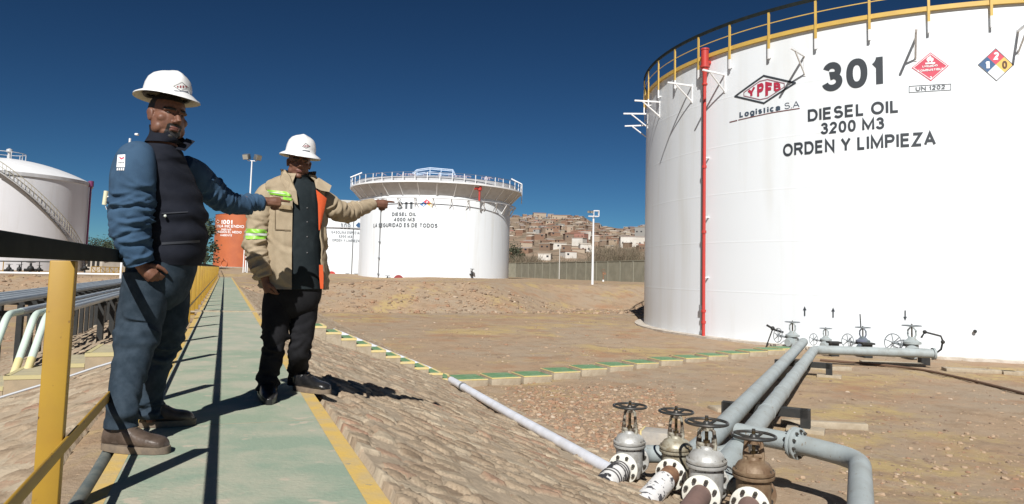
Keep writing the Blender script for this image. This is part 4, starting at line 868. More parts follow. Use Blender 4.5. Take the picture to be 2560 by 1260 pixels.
for (l, s, z, bend), lb_ in zip(rack, labs):
    t = thing("rack_pipe", W(s, l, z), lb_, "pipe", "pipes of the rack on the left slope")
    if bend:
        g = float(ground_h(np.array(s-1.05), np.array(l))); pe = W(s-1.05, l, g+.0); pc = W(s, l, z); MB().tube(route([W(s+.6, l, z), pc, pc*.42+pe*.58], .16), .042, 18).build("bend", M_MINT, t)
        MB().tube([pc*.42+pe*.58, pc*.17+pe*.83], .043, 18).build("yellow_band", M_PALEY, t); MB().tube([pc*.17+pe*.83, pe], .042, 18).build("foot", M_MINT, t)
        MB().tube([W(s+.6, l, z), W(40, l, z+.03)], .045, 14).build("run", M_RACK, t)
    else: MB().tube([W(s, l, z), W(42, l, z+.02)], .05, 14).build("run", M_RACK, t)
rl = ["dark steel frame carrying the left pipe rack, nearest to the yellow post", "dark steel frame of the left pipe rack, second from the front"]
for k, s in enumerate([5.5, 11.6, 14.6]+[16.0+.8*i for i in range(20)]):
    t = thing("rack_support", W(s, -2.7, -.5), "dark steel frame among the close row carrying the pipe rack on the left slope" if k > 2 else ["dark frame of the left pipe rack partly outside the left edge", "dark frame of the left pipe rack beneath the bent mint pipes", "dark frame of the left pipe rack standing apart before the close row"][k], "pipe support", "steel frames under the left pipe rack")
    X = Vector((*N2, 0)); MB().box(W(s, -2.75, .22), (1.7, .10, .07), X=X).build("beam", M_DKSTEEL, t)
    for l in (-1.98, -3.5):
        g = float(ground_h(np.array(s), np.array(l)))-.05; MB().box(W(s, l, (g+.2)/2), (.09, .16, .2-g), X=X).build("leg", M_DKSTEEL, t)
stairs("stairs", "plain concrete stairs running down the left slope beside the mint pipes", 8.95, .95, -.62, .36, .112, 10, -1, mat("worn_cream_step", (.43, .38, .24), .85, col2=(.36, .32, .22), scale=5), mat("faded_step_edge", (.48, .42, .22), .8), mat("buff_concrete", (.38, .30, .20), .9, col2=(.31, .25, .17), scale=5), z0=.06)
pts = []
for k in range(14):
    l = -.55-k*.3; pts.append(W(8.35+.03*math.sin(k), l, float(ground_h(np.array(8.35), np.array(l)))+.09))
tag(MB().tube(pts, .012, 8).build("cable_conduit", mat("dull_galvanised", (.36, .37, .39), .5)), "thin pale conduit lying across the stones of the left slope", "conduit")
rgv = W(9.3, -1.95, float(ground_h(np.array(9.3), np.array(-1.95)))+.14); mb = MB(); P = np.zeros((12, 14, 3))
for i in range(12):
    for j in range(14):
        u, v = i/11-.5, j/13-.5; P[i, j] = (rgv.x+u*.3+.02*math.sin(9*v), rgv.y+v*.35, rgv.z+.04*math.sin(11*u+3*v)+.035*math.cos(13*v)-.25*(u*u+v*v))
tag(mb.grid(P).build("rag", mat("blue_cloth", (.12, .26, .48), .9), smooth=180), "small crumpled blue rag on the concrete steps of the left slope", "rag")

# ================================================================== far left plant
def onz(x, y, z): return atz(x, y, z)
fz_ = -.02
p0 = aty(-60, 681, 52.5); p1 = aty(330, 686.5, 57.0)
tag(MB().tube([p0-Vector((6, -.3, 0))*1, p0, p1, p1+(p1-p0)*.6], .085, 12).build("white_pipeline", M_WHITE), "long white pipeline lying on the far left embankment", "pipeline")
q0 = aty(-60, 652, 60); q1 = aty(165, 655, 62); t = thing("pipe_gantry", q0, "dark thin pipe on low posts in front of the domed tank", "pipeline"); MB().tube([q0, q1], .05, 8).build("pipe", M_DKSTEEL, t)
for k in range(5): c = q0.lerp(q1, .1+.2*k); MB().cyl(c, Vector((c.x, c.y, -.2)), .04, n=6).build("post", M_RAILY if k == 1 else M_DKSTEEL, t)
proto = None
for x, y, sc_, lab in ((22, 668, 1.0, "dark valve on the far left embankment nearest the photo's left edge"), (48, 667, .9, "small dark valve on the far left embankment, second from the left edge"), (76, 668, 1.25, "larger dark valve on the far left embankment with a white base"), (98, 667, .8, "small dark valve between the yellow post and the larger far valve"), (212, 664, .9, "dark valve beside the yellow frame on the far embankment")):
    c = aty(x, y+8, 58); c.z -= .1
    if proto is None:
        t = thing("far_valve", c, lab, "valve", "valves on the far left embankment"); mb = MB(); mb.cyl((0, 0, -.3), (0, 0, .55), .07, n=8); mb.ball((0, 0, .2), .2, 10, 6); mb.cyl((-.35, 0, .1), (.35, 0, .1), .1, n=10); mb.build("body", M_DKSTEEL, t, world=False); handwheel((0, 0, .6), .25).build("handwheel", M_DKSTEEL, t, world=False); proto = t
    else: dup(proto, c, .3*x, lab, sc_)
t0 = aty(232, 676, 58); t = thing("yellow_barrier", t0, "low yellow steel frame on the far left embankment beside the man in blue", "frame")
mb = MB(); b0 = aty(228, 682, 58); b1 = aty(306, 684, 60)
for k in range(8):
    c = b0.lerp(b1, k/7); mb.cyl(c-UP*.2, c+UP*.5, .035, n=6)
    if k < 7: d = b0.lerp(b1, (k+1)/7); mb.cyl(c+UP*(.05 if k % 2 else .45), d+UP*(.45 if k % 2 else .05), .025, n=5)
mb.build("posts", M_RAILY, t); MB().tube([b0+UP*.5, b1+UP*.5], .035, 6).tube([b0+UP*.02, b1+UP*.02], .035, 6).build("rails", M_RAILY, t)
c = aty(268, 650, 86); t = thing("shed", Vector((c.x, c.y, -.2)), "small pale shed with a white roof beyond the far left embankment", "shed")
X = Vector((.8, -.6, 0)).normalized(); Y = UP.cross(X); zc = c.z
MB().box(Vector((c.x, c.y, .3+zc/2-.2)), (4.4, 3, zc+.6), X=X).build("wall", mat("cream_wall", (.46, .42, .36), .85, col2=(.40, .36, .3), scale=2), t)
MB().add([Vector((c.x, c.y, zc+.4))+X*a*2.6+Y*b*1.9+UP*(.55 if b == 0 else 0) for b in (-1, 0, 1) for a in (-1, 1)]+[Vector((c.x, c.y, zc+.32))+X*a*2.6+Y*b*1.9+UP*(.55 if b == 0 else 0) for b in (-1, 0, 1) for a in (-1, 1)], [(0, 1, 3, 2), (2, 3, 5, 4), (7, 6, 8, 9), (9, 8, 10, 11), (0, 2, 8, 6), (2, 4, 10, 8), (1, 7, 9, 3), (3, 9, 11, 5), (0, 6, 7, 1), (4, 5, 11, 10)]).build("roof", M_WHITE, t, smooth=0)
for s_ in (-1.2, 0, 1.2): MB().box(Vector((c.x, c.y, zc*.5+.3))+X*s_-Y*1.5, (.7, .06, .9), X=X).build("window", M_DKSTEEL, t)

# ------------------------------------------------------------------ lamp posts
def floodhead(mb, p, d, s=1.0, mi=0):
    d = Vector(d).normalized(); a, b = frame(d)
    mb.box(p, (.42*s, .26*s, .34*s), X=a, Y=d, Z=b, mi=mi, bev=.03*s); mb.box(p+d*.14*s, (.36*s, .03*s, .28*s), X=a, Y=d, Z=b, mi=1)
M_LAMPG = mat("lamp_glass", (.35, .33, .28), .15); M_LAMPH = mat("lamp_housing", (.10, .11, .12), .5)
b_ = atz(614, 692, 0.0); top = aty(628, 402, b_.y); t = thing("lamp_post", b_, "tall white lamp post with two floodlights, rising behind the two men", "lamp post")
tp = Vector((b_.x, b_.y, top.z)); MB().tube([b_-UP*.3, b_+UP*4, tp], [.13, .10, .06], 12).build("pole", M_WHITE, t)
v_ = Vector((b_.x, b_.y, 0)).normalized(); sx_ = Vector((v_.y, -v_.x, 0)); MB().tube([tp-sx_*.5+UP*.15, tp-sx_*.35-UP*.0, tp+sx_*.35-UP*.0, tp+sx_*.5+UP*.15], .045, 8).build("crossarm", M_WHITE, t)
for s_ in (-1, 1): mb = MB(); floodhead(mb, tp+sx_*.52*s_+UP*.38, -v_*.8+sx_*s_*.6-UP*.35, 1.6); mb.build("floodlight", [M_LAMPH, M_LAMPG], t)
def onground(x, y, z0=20.0):               # where a pixel's ray first meets the ground
    d = ray(x, y); d = d/d.y; Y = z0
    while Y < 200:
        q = CAM+d*Y; a, b = SL(q)
        if q.z <= float(ground_h(np.array(a), np.array(b))): return q
        Y += .05
    return CAM+d*60
b_ = onground(1481, 711, 38); top = aty(1483, 541, b_.y); tp = Vector((b_.x, b_.y, top.z)); t = thing("lamp_post", b_, "white lamp mast with a small square cage on top, standing on the earth dike", "lamp post")
MB().tube([b_-UP*.4, tp], [.0018*b_.y, .0012*b_.y], 12).build("pole", M_WHITE, t); X = Vector((1, 0, 0))
mb = MB(); bx = [(-.38, 0), (.38, 0), (.38, .42), (.0, .42), (0, 0)]
for (a, b), (c, d) in zip(bx[:-1], bx[1:]): 
    for yy in (-.2, .2): mb.cyl(tp+Vector((a, yy, b)), tp+Vector((c, yy, d)), .028, n=6)
mb.cyl(tp+Vector((-.38, -.2, 0)), tp+Vector((-.38, .2, 0)), .028, n=6); mb.cyl(tp+Vector((.38, -.2, .42)), tp+Vector((.38, .2, .42)), .028, n=6); mb.build("cage", M_WHITE, t)
for dx in (-.34, -.12): mb = MB(); floodhead(mb, tp+Vector((dx, 0, .33)), (-.4+dx, -.8, -.3), .5); mb.build("floodlight", [M_LAMPH, M_LAMPG], t)
b_ = aty(302, 684, 34); tp_ = aty(342, 336, 34); t = thing("lamp_post", Vector((b_.x, b_.y, -.3)), "thin pole with small cream lamps hidden mostly behind the man in blue", "lamp post")
pz = Vector((b_.x, b_.y, tp_.z-.2)); MB().tube([Vector((b_.x, b_.y, -1.2)), pz], .05, 8).build("pole", M_WHITE, t)
h1 = aty(263, 494, 34); mb = MB(); mb.cyl(h1-Vector((.02, 0, .34)), h1+Vector((.03, 0, .32)), .10, n=12); h = mb.build("lamp_tube", mat("cream_lamp", (.66, .63, .45), .5), t)
MB().tube([Vector((b_.x, b_.y, h1.z+.05)), h1+Vector((.2, 0, .05)), h1+Vector((.05, 0, .05))], .03, 6).tube([h1-UP*.3, h1-UP*.55+Vector((.1, 0, 0)), Vector((b_.x, b_.y, h1.z-.6))], .015, 5).build("lamp_arm", M_WHITE, t)
MB().box(tp_+Vector((.0, 0, 0)), (.16, .16, .10), bev=.03).build("camera_box", M_WHITE, t)
# white pipe frame before the orange tank
b0 = aty(572, 691, 71); b1 = aty(652, 694, 71); t = thing("white_barrier", b0, "low white pipe frame in front of the orange tank", "pipe frame"); mb = MB(); mb.tube([b0, b1], .07, 8)
for x in (607, 617): c = aty(x, 692, 70.6); mb.cyl(c-UP*.3, Vector((c.x, c.y, aty(x, 585, 70.6).z)), .055, n=8)
mb.build("frame", M_WHITE, t)
# thin poles by the perimeter wall
for x, y0, y1, Y, lab in ((1398, 690, 618, 96, "thin pale pole in front of the grey perimeter wall"), (1092, 0, 0, 0, "")):
    if Y: c = aty(x, y0, Y); d = aty(x+2, y1, Y); tag(MB().tube([c-UP*.4, Vector((c.x, c.y, d.z))], .06, 8).build("pole", mat("pale_pole", (.5, .48, .44), .7)), lab, "pole")
c = onground(1508, 704, 40); t = thing("standpipe", c, "small rusty standpipe with a handwheel on the ground before the perimeter wall", "standpipe"); MB().cyl(c-UP*.3, c+UP*1.1, .06, n=8).box(c+UP*.95+Vector((.1, 0, 0)), (.4, .2, .25)).build("pipe", M_RUST, t)
MB().torus(c+UP*1.3, (0, 1, .2), .18, .025, 16, 5).build("handwheel", M_RUST, t); MB().cyl(c-UP*.05, c+UP*.22, .11, n=10).build("white_base", M_WHITE, t)

# ================================================================== perimeter wall, hill, town, trees
M_WALL = mat("perimeter_grey_render", (.235, .225, .17), .9, col2=(.29, .275, .21), scale=.8, bump=.3, bscale=6)
w0 = aty(1180, 686, 158.0); w1 = aty(1290, 687.5, 146.0); w2 = aty(1620, 701, 92.0); w3 = w2+(w2-w1)*1.2
t = thing("perimeter_wall", Vector((w1.x, w1.y, .6)), "long grey rendered perimeter wall with pilasters below the town on the hill", "wall")
def wall_run(p, q, hp, hq, mb, m2):
    d = (q-p); d.z = 0; L = d.length; d.normalize(); nrm = Vector((d.y, -d.x, 0)); n = int(L/4)
    vs = []
    for o in (-.1, .1):
        for (pp, hh) in ((p, hp), (q, hq)):
            vs += [Vector((pp.x, pp.y, -.8))+nrm*o, Vector((pp.x, pp.y, hh))+nrm*o]
    mb.add(vs, [(0, 2, 3, 1), (5, 7, 6, 4), (1, 3, 7, 5), (0, 1, 5, 4), (2, 6, 7, 3)])
    for k in range(n+1):
        c = p.lerp(q, k/n); hz = hp+(hq-hp)*k/n; m2.box(Vector((c.x, c.y, hz/2-.37)), (.32, .32, hz+.86), X=d)
    m2.box((p+q)/2+UP*((hp+hq)/2+.04-(p.z+q.z)/2), (L, .3, .1), X=(q-p+UP*(hq-hp-(q.z-p.z))))
hA = aty(1180, 659, w0.y).z; hB = aty(1290, 658.5, w1.y).z; hC = aty(1620, 652, w2.y).z
mb = MB(); m2 = MB(); wall_run(w0, w1, hA, hB, mb, m2); wall_run(w1, w2, hB, hC, mb, m2); wall_run(w2, w3, hC, hC, mb, m2)
mb.build("wall_panel", M_WALL, t, smooth=0); m2.build("pilasters_and_coping", mat("pilaster_grey", (.255, .245, .19), .9), t, smooth=0)
# hill
rx = [900, 1050, 1150, 1280, 1330, 1385, 1400, 1445, 1475, 1500, 1540, 1580, 1620, 1750, 2000, 2600]; ry = [600, 575, 560, 547, 541, 543, 540, 546, 557, 570, 574, 571, 567, 560, 570, 590]
def hill_pt(xp, q, jit=0.0):               # xp: azimuth as a photo column, q: 0 foot .. 1 ridge
    d = ray(xp, 690); d.z = 0; d.normalize(); dist = 300+430*q
    d2 = ray(xp, float(np.interp(xp, rx, ry))); el = d2.z/math.hypot(d2.x, d2.y)
    zr = HC+el*730; z0 = 0.0; prof = q**.85
    return Vector((d.x*dist, d.y*dist, z0+(zr-z0)*prof+jit))
xs = np.arange(860, 2640, 6.0); qs = np.concatenate([np.linspace(0, 1, 60), [1.08, 1.3, 1.8]])
P = np.zeros((len(qs), len(xs), 3))
for i, q in enumerate(qs):
    for j, x in enumerate(xs):
        p = hill_pt(x, min(q, 1)) if q <= 1 else hill_pt(x, 1)
        if q > 1: d = Vector((p.x, p.y, 0)).normalized(); p = p+d*(q-1)*430; p.z *= (1-.25*(q-1))
        P[i, j] = p
nn_ = fbm(P[..., 0]*.03, P[..., 1]*.03, 77, 5); P[..., 2] += nn_*5*np.minimum(1, qs[:, None]*2)*(qs[:, None] < 1.2)
M_HILL = mat("hill_soil", (.285, .205, .14), .95, col2=(.18, .14, .095), scale=.09, lo=.42, hi=.58, bump=0, detail=8, stretch=(1, 1, 3.5), speck=((.115, .085, .055), .22, .585))
tag(MB().grid(P).build("hill", M_HILL, smooth=180, fix=False), kind="structure")
hm = {"brick": [mat("house_brick_%d" % i, c, .9) for i, c in enumerate(((.22, .13, .085), (.19, .125, .085), (.26, .175, .12), (.20, .145, .105)))], "plaster": [mat("house_plaster_%d" % i, c, .9) for i, c in enumerate(((.36, .29, .215), (.31, .24, .17), (.35, .27, .20)))], "white": [mat("house_white", (.58, .55, .50), .8, col2=(.5, .46, .4), scale=.3)], "pink": [mat("house_pink", (.34, .17, .13), .9)], "grey": [mat("house_grey", (.27, .26, .24), .9)]}
M_WIN = mat("house_window", (.03, .03, .035), .4); M_TIN = [mat("tin_roof", (.36, .30, .26), .6), mat("rust_roof", (.30, .15, .10), .8), mat("pale_roof", (.52, .46, .38), .7)]
hl = {"brick": "small brick house in the crowded town on the hillside", "plaster": "small buff plastered house in the crowded town on the hillside", "white": "white house in the town on the hillside", "pink": "reddish pink house in the town on the hillside", "grey": "grey unpainted house in the town on the hillside"}
hr = random.Random(12)
def house(xp, q, wd, dp, ht, kind, label=None, floors=None):
    p = hill_pt(xp, q); d = Vector((p.x, p.y, 0)).normalized(); a = hr.uniform(-.5, .5); X = Vector((d.y, -d.x, 0)); X = (X*math.cos(a)+d*math.sin(a)).normalized(); Y = UP.cross(X); base = p-UP*2.0
    mb = MB(); mb.box(base+UP*(ht/2+1), (wd, dp, ht+2), X=X, mi=0); rf = hr.random()
    if rf < .6: mb.box(base+UP*(ht+2.1), (wd+.5, dp+.5, .22), X=X, mi=2)
    else:
        zt = ht+2.02; q_ = [base+X*(sx*wd*.53)+Y*(sy*dp*.55)+UP*(zt+(.9 if sy > 0 else .1)) for sx in (-1, 1) for sy in (-1, 1)]; q2 = [v+UP*.15 for v in q_]
        mb.add(q_+q2, [(0, 1, 3, 2), (4, 6, 7, 5), (0, 2, 6, 4), (1, 5, 7, 3), (0, 4, 5, 1), (2, 3, 7, 6)], 2)
    fl = floors or max(1, int(ht/2.6)); nx = max(2, int(wd/2.6))
    for f in range(fl):
        for k in range(nx):
            if hr.random() < .5: mb.box(base-Y*(dp/2+.02)+X*((k+.5)/nx-.5)*wd+UP*(2+1.4+f*2.6), (wd/nx*.34, .12, .85), X=X, mi=1)
    o = mb.build("house", [hr.choice(hm[kind]), M_WIN, hr.choice(M_TIN)], smooth=0, fix=True)
    tag(o, label or hl[kind], "house", "houses of the hillside town" if not label else None)
rows = 22
for r_ in range(rows):
    q = .17+.83*r_/(rows-1)*.99; x = 1262+hr.uniform(0, 14)
    while x < 1626:
        dist = 300+430*q; wd = hr.uniform(3.2, 6.6); k = hr.random(); kind = "brick" if k < .68 else "plaster" if k < .92 else "white" if k < .945 else "pink" if k < .96 else "grey"
        if hr.random() < (.50 if q > .6 else .62 if q > .3 else .4): house(x, min(1, q+hr.uniform(-.02, .02)), wd, hr.uniform(4, 6.5), hr.choice((1.5, 1.8, 2.1, 3.0)), kind)
        x += (wd+hr.uniform(.3, 5))*FPX/dist
for x, q, wd, ht, kind, lab in ((1391, .20, 9, 2.8, "white", "long low white house in the town just above the bare thicket"), (1447, .24, 6.5, 4.5, "white", "tall white house in the town beside the lamp mast"), (1461, .19, 6, 3.6, "white", "small white house in the town right of the lamp mast's foot"), (1420, .12, 6, 2.6, "white", "white walled yard house low in the town"), (1362, .10, 6, 2.6, "white", "low white house at the foot of the town"), (1440, .34, 13, 3.4, "pink", "wide reddish house in the middle of the town"), (1462, .42, 9, 3.4, "white", "white terrace house high in the town near the lamp mast"), (1580, .36, 16, 5, "white", "large white  house right of the town, near the tank"), (1606, .42, 9, 9.5, "grey", "tall grey unfinished concrete block with dark openings beside the big tank"), (1395, .82, 14, 4, "plaster", "long buff house near the hill's crest"), (1345, .88, 12, 5, "plaster", "pale house just below the crest of the hill")):
    house(x, q, wd, 6, ht, kind, lab)
# bare thicket in front of the town
mb = MB(); tr_ = random.Random(5)
for k in range(2600):
    x = tr_.choice((tr_.uniform(1478, 1612), tr_.uniform(1490, 1606), tr_.uniform(1272, 1345), tr_.uniform(1278, 1480))); Y = tr_.uniform(165, 215); c = aty(x, 690, Y); hh = tr_.uniform(3.0, 9.6)*(1 if x > 1475 else .58)*(1.1 if x < 1350 else 1)
    z0 = -.5; p = Vector((c.x, c.y, z0)); lean = Vector((tr_.uniform(-.25, .25), tr_.uniform(-.2, .2), 1)); tip = p+lean*hh; mb.cyl(p, tip, .07, .02, n=3, caps=False)
    for j in range(6):
        a = p+lean*hh*tr_.uniform(.35, .95); mb.cyl(a, a+Vector((tr_.uniform(-1, 1), tr_.uniform(-1, 1), tr_.uniform(.5, 1.6))), .04, .015, n=3, caps=False)
tag(mb.build("thicket", mat("bare_twigs", (.17, .13, .09), .9, col2=(.13, .11, .07), scale=.4), smooth=0, fix=False), "bare brown thicket between the perimeter wall and the town", "thicket", kind="stuff")
# trees
M_BARK = mat("bark", (.11, .08, .055), .9, col2=(.07, .05, .04), scale=6); M_LEAF = mat("dark_evergreen", (.030, .048, .026), .8, col2=(.055, .07, .035), scale=1.5); M_LEAF2 = mat("dull_olive_leaf", (.045, .055, .03), .8, col2=(.08, .085, .045), scale=1.2)
def tree(base, H, Wd, label, m, n=1500, conic=.7, seed=1, group=None):
    rg = random.Random(seed); t = thing("tree", base, label, "tree", group); mb = MB()
    mb.tube([base-UP*.3, base+UP*H*.35+Vector((.1, 0, 0)), base+UP*H*.9], [.035*H, .022*H, .006*H], 8); clumps = []
    for k in range(26):
        h = rg.uniform(.18, .98); r = Wd*.5*((1-h)*conic+(1-conic)*math.sqrt(max(0, 1-(2*h-1.05)**2)))*rg.uniform(.4, 1.0); a = rg.uniform(0, 6.28); c = base+Vector((math.cos(a)*r, math.sin(a)*r, h*H)); clumps.append((c, Wd*rg.uniform(.09, .17)))
        if k % 2: mb.cyl(base+UP*(h*H*.8), c, .012*H, .004*H, n=5)
    mb.build("trunk", M_BARK, t); lf = MB()
    for k in range(n):
        c, s = rg.choice(clumps); v = Vector((rg.gauss(0, 1), rg.gauss(0, 1), rg.gauss(0, .8)))*s*.75; p = c+v; q = rg.uniform(.5, 1.2)*.028*H; u = Vector((rg.uniform(-1, 1), rg.uniform(-1, 1), rg.uniform(-1, 1))).normalized(); a, b = frame(u); lf.add([p+a*q, p+b*q*.6, p-a*q, p-b*q*.6], [(0, 1, 2, 3)])
    lf.build("crown", m, t, smooth=0, fix=False)
for k, (x, yt, Y, wd, lab) in enumerate(((226, 600, 112, 5.5, "dark evergreen tree right of the domed tank's edge"), (244, 603, 116, 5, "dark tree in the low row behind the shed, second from the domed tank"), (262, 601, 118, 5.5, "dark tree behind the shed, in the middle of the low row"), (283, 606, 110, 5.5, "dark evergreen tree close to the blue sleeve of the man"), (300, 610, 112, 5, "dark tree mostly hidden by the man in blue"), (509, 548, 74, 2.6, "tall dark evergreen left of the orange tank"), (496, 560, 70, 2.6, "dark evergreen half hidden by the dark vest, left of the orange tank"))):
    c = aty(x, 680, Y); zt = aty(x, yt, Y).z; b = Vector((c.x, c.y, -.3 if x < 400 else .6)); tree(b, zt-b.z, wd, lab, M_LEAF, 1300, .5, 40+k)
for k, (x, yt, Y) in enumerate(((1282, 612, 200), (1296, 618, 205), (1274, 622, 190))):
    c = aty(x, 690, Y); b = Vector((c.x, c.y, -.3)); tree(b, aty(x, yt, Y).z-b.z, 5.5, ["dark green tree behind the wall touching the tank lettered 311", "dark green tree behind the wall, right of its darker neighbour", "lower dark green tree beside the edge of the tank lettered 311"][k], M_LEAF2, 1100, .3, 60+k)

# ------------------------------------------------------------------ loose stones on the ground
ico = [(-.526, 0, .851), (.526, 0, .851), (-.526, 0, -.851), (.526, 0, -.851), (0, .851, .526), (0, .851, -.526), (0, -.851, .526), (0, -.851, -.526), (.851, .526, 0), (-.851, .526, 0), (.851, -.526, 0), (-.851, -.526, 0)]
icf = [(1, 4, 0), (4, 9, 0), (4, 5, 9), (8, 5, 4), (1, 8, 4), (1, 10, 8), (10, 3, 8), (8, 3, 5), (3, 2, 5), (3, 7, 2), (3, 10, 7), (10, 6, 7), (6, 11, 7), (6, 0, 11), (6, 1, 0), (10, 1, 6), (11, 0, 9), (2, 11, 9), (5, 2, 9), (11, 2, 7)]
def stones(name, spec, seed, label):
    rg = np.random.default_rng(seed); mb = MB(); V = np.array(ico); st = []
    for n, fn, s0, s1, *rd in spec:
        for _ in range(n):
            s, l = fn(rg); st.append((s, l, s0*(s1/s0)**(rg.random()**2.2), bool(rd)))
    hs = ground_h(np.array([q[0] for q in st]), np.array([q[1] for q in st]))
    for (s, l, r, rd), h in zip(st, hs):
        q = V*(1+rg.uniform(-.3, .3, (12, 1)))*np.array([r*rg.uniform(.8, 1.5), r*rg.uniform(.7, 1.2), r*rg.uniform(.4, .8)]); a = rg.uniform(0, 6.28); c, sn = math.cos(a), math.sin(a)
        p = W(s, l, h+r*.12); mb.add([(p.x+x*c-y*sn, p.y+x*sn+y*c, p.z+z) for x, y, z in q], icf, int(rg.choice(4, p=[.2, .55, .05, .2] if rd else [.5, .12, .05, .33])))
    o = mb.build(name, [mat("stone_tan", (.37, .265, .175), .95), mat("stone_red", (.31, .185, .115), .95), mat("stone_pale", (.44, .35, .26), .95), mat("stone_dark", (.23, .165, .115), .95)], smooth=0, fix=False)
    tag(o, label, "stones", kind="stuff")
def near(x0, x1, y0, y1):
    def fn(rg):
        p = atz(rg.uniform(x0, x1), rg.uniform(y0, y1), ZF); return SL(p)
    return fn
stones("rubble", [(500, near(1180, 2560, 880, 1010), .012, .045), (1100, near(1180, 1760, 955, 1150), .008, .045), (3200, near(1260, 1690, 970, 1130), .010, .045, 1), (800, near(1760, 2560, 900, 1260), .006, .03), (350, near(820, 1620, 795, 900), .02, .07), (700, near(1300, 1700, 985, 1110), .015, .05),
    (2600, lambda g: (36.2+5.2*g.random()**1.3, g.uniform(1, 34)), .03, .13), (900, lambda g: (g.uniform(54.6, 59.5), g.uniform(-30, -3)), .04, .16), (600, lambda g: (g.uniform(4, 30), g.uniform(-11, -4)), .02, .10), (260, near(2100, 2560, 1000, 1240), .015, .045)], 5, "loose stones and rubble scattered over the soil")
# ================================================================== people
from mathutils.bvhtree import BVHTree
def crom(P, n):                                   # Catmull-Rom through rows of P
    P = np.asarray(P, float); k = len(P); Q = np.vstack([2*P[0]-P[1], P, 2*P[-1]-P[-2]]); out = []
    for t in np.linspace(0, k-1-1e-9, n):
        i = int(t); u = t-i; p0, p1, p2, p3 = Q[i:i+4]
        out.append(.5*((2*p1)+(-p0+p2)*u+(2*p0-5*p1+4*p2-p3)*u*u+(-p0+3*p1-3*p2+p3)*u**3))
    return np.array(out)
def limb(pts, rad, m=60, n=40, ref=(0, 0, 1), flat=None):
    """rings along a curve; returns grid points, outward normals, metres along, angle"""
    rad = [(r, r) if not hasattr(r, '__len__') else r for r in rad]
    C = crom(np.array([tuple(p) for p in pts]), m); Rr = crom(np.array(rad), m); P = np.zeros((m, n, 3)); N = P.copy(); th = 2*np.pi*np.arange(n)/n
    T = np.gradient(C, axis=0); T /= np.linalg.norm(T, axis=1)[:, None]; a = None
    for i in range(m):
        t = T[i]
        if a is None:
            r0 = np.array(ref, float); a = r0-t*(r0@t); a /= np.linalg.norm(a)
        else: a = a-t*(a@t); a /= np.linalg.norm(a)
        b = np.cross(t, a)
        N[i] = np.cos(th)[:, None]*a+np.sin(th)[:, None]*b; P[i] = C[i]+np.cos(th)[:, None]*a*Rr[i, 0]+np.sin(th)[:, None]*b*Rr[i, 1]
    L = np.concatenate([[0], np.cumsum(np.linalg.norm(np.diff(C, axis=0), axis=1))])
    return P, N, L[:, None]*np.ones((1, n)), th[None, :]*np.ones((m, 1)), Rr.mean(1)[:, None]*np.ones((1, n))
def rings(rows, rt, fw, m=70, n=72, p=2.25, arc=None):
    """horizontal rings: rows of (centre, half width, front depth, back depth); angle 0 = front, positive = the person's left"""
    A = np.array([[*r[0], r[1], r[2], r[3]] for r in rows], float); A = crom(A, m); P = np.zeros((m, n, 3)); N = P.copy()
    th = np.linspace(arc[0], arc[1], n) if arc else 2*np.pi*np.arange(n)/n; rt = np.array(rt); fw = np.array(fw); q = 2/p
    cs, sn = np.cos(th), np.sin(th)
    for i in range(m):
        x = -A[i, 3]*np.sign(sn)*np.abs(sn)**q; y = np.where(cs > 0, A[i, 4], A[i, 5])*np.sign(cs)*np.abs(cs)**q
        P[i] = A[i, :3]+x[:, None]*rt+y[:, None]*fw; d = -sn[:, None]*rt+cs[:, None]*fw; N[i] = d
    z = A[:, 2]; return P, N, (z[0]-z)[:, None]*np.ones((1, n)), th[None, :]*np.ones((m, 1)), A[:, 3][:, None]*np.ones((1, n))
def folds(T, TH, Rr, k, seed, amp=.008, ln=(.05, .14), wd=(.010, .022), ang=(-.5, .5), zones=None):
    rg = random.Random(seed); L = T.max(); D = np.zeros_like(T)
    for _ in range(k):
        t0 = rg.choice(zones)*L+rg.gauss(0, .05) if zones else rg.uniform(0, L); h0 = rg.uniform(0, 2*math.pi); a = rg.uniform(*ang); l = rg.uniform(*ln); w = rg.uniform(*wd); q = amp*rg.uniform(.4, 1)*rg.choice((1, 1, -.7))
        u = T-t0; v = Rr*(np.mod(TH-h0+math.pi, 2*math.pi)-math.pi); x = v*math.cos(a)+u*math.sin(a); y = -v*math.sin(a)+u*math.cos(a); y = y+.25*x*x/l
        D += q*np.exp(-(x/l)**2)*(1.25*np.exp(-np.abs(y/w)**1.25)-.75*np.exp(-((y-1.5*w)/(1.1*w))**2))
    return D
def caps(mb, o, m, n): pass
def skin_grid(mb, G, closed=True, cap=(True, True), mi=0):
    o = len(mb.v); mb.grid(G, mi, closed); m, n = G.shape[:2]
    if closed:
        if cap[0]: mb.f.append(tuple(o+j for j in range(n))); mb.mi.append(mi)
        if cap[1]: mb.f.append(tuple(o+(m-1)*n+j for j in range(n-1, -1, -1))); mb.mi.append(mi)
    return mb
def remeshed(mb, voxel, it=4, fac=.5):
    me = bpy.data.meshes.new("tmp"); me.from_pydata([tuple(p) for p in mb.v], [], mb.f)
    bm = bmesh.new(); bm.from_mesh(me); bmesh.ops.recalc_face_normals(bm, faces=bm.faces); bm.to_mesh(me); bm.free()
    o = bpy.data.objects.new("tmp", me); COL.objects.link(o)
    r = o.modifiers.new("r", 'REMESH'); r.mode = 'VOXEL'; r.voxel_size = voxel; s = o.modifiers.new("s", 'SMOOTH'); s.iterations = it; s.factor = fac
    dg = bpy.context.evaluated_depsgraph_get(); e = o.evaluated_get(dg).to_mesh(); V = np.array([v.co[:] for v in e.vertices]); F = [tuple(p.vertices) for p in e.polygons]
    o.evaluated_get(dg).to_mesh_clear(); bpy.data.objects.remove(o); bpy.data.meshes.remove(me); return V, F
